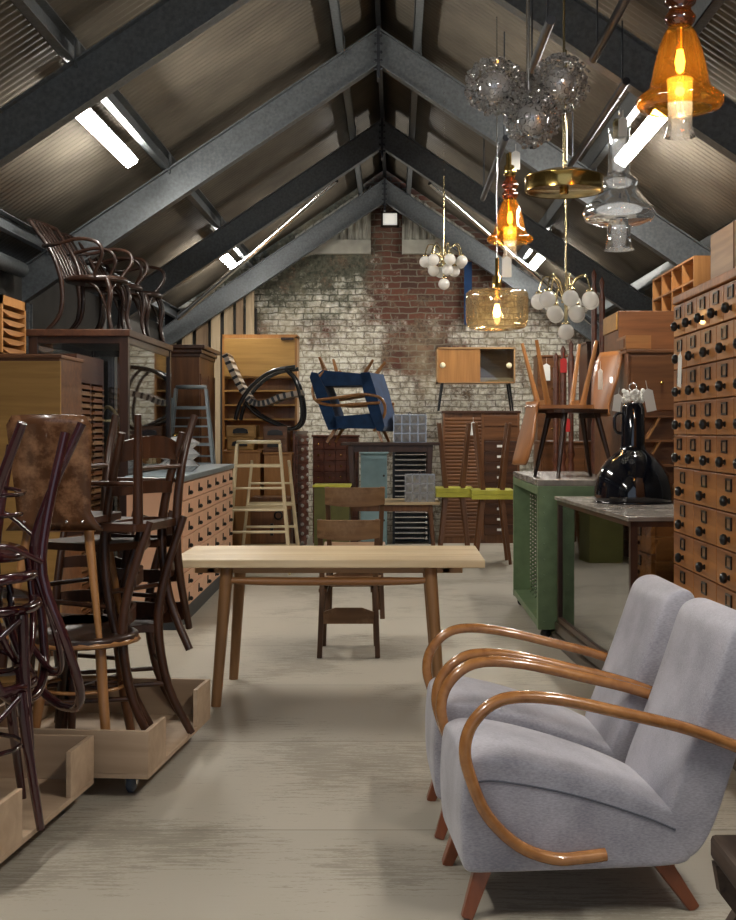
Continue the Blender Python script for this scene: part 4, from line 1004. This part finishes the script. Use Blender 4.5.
for k, (px, top, lab) in enumerate(((556, 352, 'leftmost of the dark turned posts above the plywood chairs'), (563, 345, 'dark turned post with red tag, second of the bundle'), (571, 340, 'dark turned post, third of the bundle'), (594, 268, 'tall dark wooden post rising right of the globe chandelier'), (602, 276, 'tall dark wooden post furthest right, by the rafter'))):
    D = 10.6 if k < 3 else 10.9; h = Z(top, D)
    t = thing('turned_post', lab, 'post', (W(px, D), D, 0), 0, 'dark turned posts leaning together')
    r = .030; MB().lathe([(r, 0), (r, h*.18), (r*.6, h*.2), (r*1.1, h*.23), (r*.7, h*.26), (r*.9, h*.5), (r*.6, h*.52), (r*1.1, h*.54), (r*.7, h*.57), (r*.9, h*.93), (r*.5, h*.95), (r*.8, h*.98), (0, h)], n=12).build('turning', M['redbrown'], t)
    if k == 1: price_tag(t, (.0, -.035, Z(358, D)), mat='redpaper', s=1.4); price_tag(t, (.03, -.035, Z(418, D)), mat='redpaper', s=1.3)
cbx = thing('small_drawer_box', 'cream painted box with dark bell pulls behind the plywood chairs', 'drawer box', (W(612, 11.2), 11.25, 1.25), 0)
MB().box(-.09, 0, 0, .10, .3, .19).build('body', M['cream'], cbx, bevel=.004); drawers(cbx, -.085, .095, .01, .18, 3, 1, M['cream'], 'drop', M['iron'], pscale=.9)

# ================================================================ black enamel lamp on the counter
el = thing('enamel_lamp', 'large black enamel dome factory lamp standing on the display counter', 'industrial lamp', (W(633, 7.25), 7.25, .93), 0)
pr = [(.222, 0), (.228, .006), (.227, .05), (.220, .10), (.205, .155), (.18, .205), (.145, .25), (.11, .28), (.085, .298), (.075, .31), (.072, .33)]
MB().lathe(pr, n=48).build('dome', M['enamel'], el); MB().lathe([(.229, 0), (.233, .005), (.229, .010)], n=48).build('rim', M['enamel'], el)
MB().lathe([(.072, .32), (.070, .34), (.068, .545), (.060, .56), (.058, .575), (0, .58)], n=32).build('neck', M['enamel'], el)
MB().tube([(-.07, 0, .52), (-.105, -.01, .50), (-.105, -.01, .42), (-.07, 0, .40)], .009, 8).build('side_bracket', M['enamel'], el)
m = MB()
for k in range(40):
    a = k*2.4; m.ball((.05*math.cos(a)*(1+.3*math.sin(k)), .05*math.sin(a), .585+.0016*k), .014, 6)
m.build('crumpled_wrap', M['paper'], el); MB().torus((0, 0, .67), .022, .005, (0, 1, 0)).build('hook', M['chrome'], el)
price_tag(el, (-.095, -.06, .63), (0, R(8), 0), s=1.15); price_tag(el, (.07, -.06, .66), (0, R(-12), R(10)), s=1.5)

# ================================================================ hanging lamps
def cord(root, z0, z1, mat='gold', r=.004, chain=False):
    m = MB(); L = z1-z0
    if chain:
        n = max(3, int(L/.032))
        for k in range(n): m.torus((0, 0, z0+(k+.5)*L/n), .012, .0025, (1, 0, 0) if k % 2 else (0, 1, 0), 8, 2)
    else: m.tube([(0, 0, z0), (0, 0, z1)], r, 8, 1)
    return m.build('chain' if chain else 'suspension_rod', M[mat], root)
def pend(name, label, px, py, D, cat='pendant lamp', group=None):
    return thing(name, label, cat, (W(px, D), D, Z(py, D)), 0, group)
def up(root): x, y, z = root.location; return roof(x, .02)-z       # height of the roof above the lamp's origin
def bell(t, s, cl=.28):
    # amber glass bell with a clear chimney below; origin at the bottom rim of the chimney
    MB().lathe([(r*s, z*s) for r, z in ((.120, .105), (.150, .108), (.164, .122), (.166, .14), (.150, .158), (.120, .178), (.108, .215), (.098, .27), (.082, .335), (.062, .39), (.045, .415))], n=40, wob=.006).build('amber_shade', M['amber'], t)
    MB().lathe([(r*s, z*s) for r, z in ((.042, .42), (.055, .435), (.060, .455), (.045, .475), (.040, .49), (.058, .505), (.062, .52), (.045, .545), (.034, .56), (.034, .64))], n=28).build('amber_neck', M['darkamber'], t)
    MB().lathe([(r*s, z*s) for r, z in ((.058, 0), (.055, .01), (.046, .04), (.046, .12), (.048, .22))], n=28).build('clear_chimney', M['clear'], t)
    MB().lathe([(r*s, z*s) for r, z in ((0, .24), (.014, .25), (.020, .285), (.012, .33), (0, .34))], n=14).build('bulb', M['bulb'], t)
    MB().tube([(0, 0, .33*s), (0, 0, .64*s)], .016*s, 10, 1).build('lamp_holder', M['brass'], t)
    ld = bpy.data.lights.new('bulb_light', 'POINT'); ld.energy = 1.6*s; ld.color = (1, .68, .34); ld.shadow_soft_size = .02
    lo = bpy.data.objects.new('bulb_light', ld); COL.objects.link(lo); lo.parent = t; lo.location = (0, 0, .20*s)
t = pend('amber_glass_pendant', 'large amber glass bell pendant lamp with clear chimney at top right corner', 680, 137, 4.75)
bell(t, 1.0); cord(t, .63, up(t), 'iron')
t = pend('amber_glass_pendant', 'smaller amber glass bell pendant lamp with brass fitting, left of the brass disc lamp', 510, 258, 8.2)
bell(t, .92); MB().lathe([(.03, .53), (.04, .54), (.04, .60), (.028, .61), (.028, .68), (.015, .69), (0, .69)], n=16).build('brass_fitting', M['brass'], t); cord(t, .66, 3.22-t.location.z, 'chrome', chain=True)
price_tag(t, (.035, -.03, .70), s=1.4)

# clear glass pendant
t = pend('clear_glass_pendant', 'clear glass pendant lamp with wide body and tall neck, under the right rafters', 619, 250, 6.9)
MB().lathe([(.085, 0), (.078, .008), (.066, .05), (.064, .13), (.070, .135)], n=32).build('lower_chimney', M['clear'], t)
MB().lathe([(.066, .13), (.12, .14), (.185, .165), (.200, .20), (.190, .23), (.15, .27), (.115, .315), (.10, .345), (.115, .365), (.10, .39), (.068, .41), (.06, .44), (.058, .66), (.062, .67)], n=44).build('glass_body', M['clear'], t)
for zz in (.165, .23, .345, .41): MB().torus((0, 0, zz), {.165: .185, .23: .19, .345: .10, .41: .068}[zz], .004, n=24, k=2).build('glass_rib', M['clear'], t)
MB().lathe([(.035, .62), (.035, .70), (.028, .72), (0, .72)], n=18).build('cap', M['gold'], t); MB().lathe([(0, .36), (.035, .36), (.035, .41), (0, .41)], n=18).build('lamp_socket', M['paper'], t)
cord(t, .71, 3.22-t.location.z, 'chrome', chain=True); price_tag(t, (.01, -.065, .72), mat='paper', s=1.2)

# crystal cluster
t = pend('crystal_cluster_chandelier', 'chandelier of three bubbly crystal glass balls on a chrome rod', 528, 112, 5.5, 'chandelier')
MB().lathe([(0, -.05), (.03, -.045), (.04, 0), (.03, .05), (.012, .07), (0, .07)], n=20).build('hub', M['iron'], t)
cord(t, .05, up(t), 'chrome', .008)
for px, py, dy, r in ((494, 88, -.02, .125), (560, 82, .02, .125), (530, 125, -.10, .115), (530, 88, .17, .11)):
    c = Vector((W(px, 5.5)-t.location.x, dy, Z(py, 5.5)-t.location.z)); m = MB()
    for k in range(150):
        zz = 1-2*(k+.5)/150; a = k*2.39996; rr = math.sqrt(1-zz*zz); nrm = Vector((rr*math.cos(a), rr*math.sin(a), zz))
        jit = Vector((random.uniform(-.4, .4), random.uniform(-.4, .4), random.uniform(-.4, .4)))
        m.torus(c+nrm*r*random.uniform(.86, 1.06), .0150, .0055, nrm+jit, 7, 2)
    o = m.build('crystal_ball', M['crystal'], t); MB().lathe([(.07*math.sin(PI*i/10), -.07*math.cos(PI*i/10)) for i in range(11)], c, 14).build('inner_globe', M['crystal'], o)
    MB().tube([(0, 0, 0), tuple(c*.5+Vector((0, 0, .0))), tuple(c)], .009, 8, 3).build('arm', M['iron'], t)

# brass disc lamp
t = pend('brass_disc_lamp', 'polished brass disc pendant lamp between the crystal chandelier and globe chandelier', 564, 192, 6.0)
MB().lathe([(.188, 0), (.188, .065), (.192, .07), (.18, .075), (.10, .10), (.03, .115), (0, .116)], n=48).build('brass_shade', M['brass'], t)
MB().lathe([(.186, .003), (.175, .003), (.172, .012), (0, .012)], n=48).build('diffuser', M['gold'], t); MB().lathe([(0, -.012), (.02, -.01), (.024, 0), (.02, .012)], n=18).build('finial', M['brass'], t)
cord(t, .11, up(t), 'gold', .006)

# smoked drum
t = pend('smoked_glass_pendant', 'smoked amber glass drum pendant with glowing bulb before the brick wall', 497, 330, 8.0)
MB().lathe([(0, 0), (.13, .002), (.175, .012), (.193, .03), (.20, .07), (.202, .20), (.198, .235), (.18, .25), (.08, .255), (.03, .262)], n=48).build('glass_drum', M['smoke'], t)
MB().lathe([(.032, .255), (.030, .34), (.012, .35), (.012, .46), (0, .46)], n=18).build('brass_neck', M['brass'], t)
MB().lathe([(0, .08), (.018, .085), (.026, .11), (.018, .145), (.012, .17), (0, .18)], n=14).build('bulb', M['bulb'], t); MB().tube([(0, 0, .165), (0, 0, .27)], .016, 10, 1).build('lamp_holder', M['brass'], t)
ld = bpy.data.lights.new('bulb_light', 'POINT'); ld.energy = 2.2; ld.color = (1, .7, .38); ld.shadow_soft_size = .02
lo = bpy.data.objects.new('bulb_light', ld); COL.objects.link(lo); lo.parent = t; lo.location = (0, 0, .055)
cord(t, .45, up(t), 'chrome', chain=False, r=.004); price_tag(t, (.06, -.03, .47), s=1.5)

# globe chandeliers
def globes(label, px, py, D, br, tiers):
    t = pend('globe_chandelier', label, px, py, D, 'chandelier', 'white globe chandeliers')      # origin: centre of the lowest globe
    H = Z(tiers[-1][1], D)-Z(py, D)
    MB().tube([(0, 0, br*1.2), (0, 0, H*1.15)], .010, 10, 1).lathe([(0, H*.92), (.03, H*.95), (.022, H*1.05), (.035, H*1.12), (.015, H*1.2), (0, H*1.22)], n=16).build('stem', M['gold'], t)
    def globe(x, y, z):
        o = MB().ball((0, 0, 0), br, 16).build('globe', M['opal'], t, (x, y, z)); MB().lathe([(br*.38, br*.85), (br*.5, br*1.0), (br*.35, br*1.25), (0, br*1.3)], n=12).build('globe_cap', M['gold'], o)
    globe(0, 0, 0)
    for (n, rpx, pyy, off) in [(q[0], q[2], q[1], q[3]) for q in tiers]:
        zz = Z(pyy, D)-Z(py, D); rad = rpx*D/1250
        for k in range(n):
            a = 2*PI*k/n+off; x, y = rad*math.cos(a), rad*math.sin(a); globe(x, y, zz)
            MB().tube([(x*.08, y*.08, H*.95), (x*.35, y*.35, max(zz+br*2.4, H*1.05)), (x*.8, y*.8, max(zz+br*3.0, H*1.18)), (x, y, zz+br*1.2)], .005, 7, 5).build('arm', M['gold'], t)
    return t
t = globes('larger white globe chandelier with brass arms, right of the smoked glass drum', 566, 332, 7.2, .047, [(4, 314, 15, .6), (7, 301, 27, .25)])
cord(t, .20, up(t), 'gold', .006)
t = globes('smaller distant white globe chandelier with brass arms before the red brick', 444, 284, 9.6, .044, [(4, 271, 11, .3), (7, 262, 19, .5)])
cord(t, .20, 3.3-t.location.z, 'gold', .005); cord(t, 3.3-t.location.z, up(t), 'chrome', chain=True)

# navy rolled banner hanging on the brick
nb = thing('navy_panel', 'narrow navy blue board hanging on the brick wall behind the drum lamp', 'board', (W(468, 15.9), 15.9, Z(325, 15.9)), 0)
MB().box(-.05, -.02, 0, .05, .0, Z(262, 15.9)-Z(325, 15.9)).build('board', M['navy'], nb, bevel=.004)
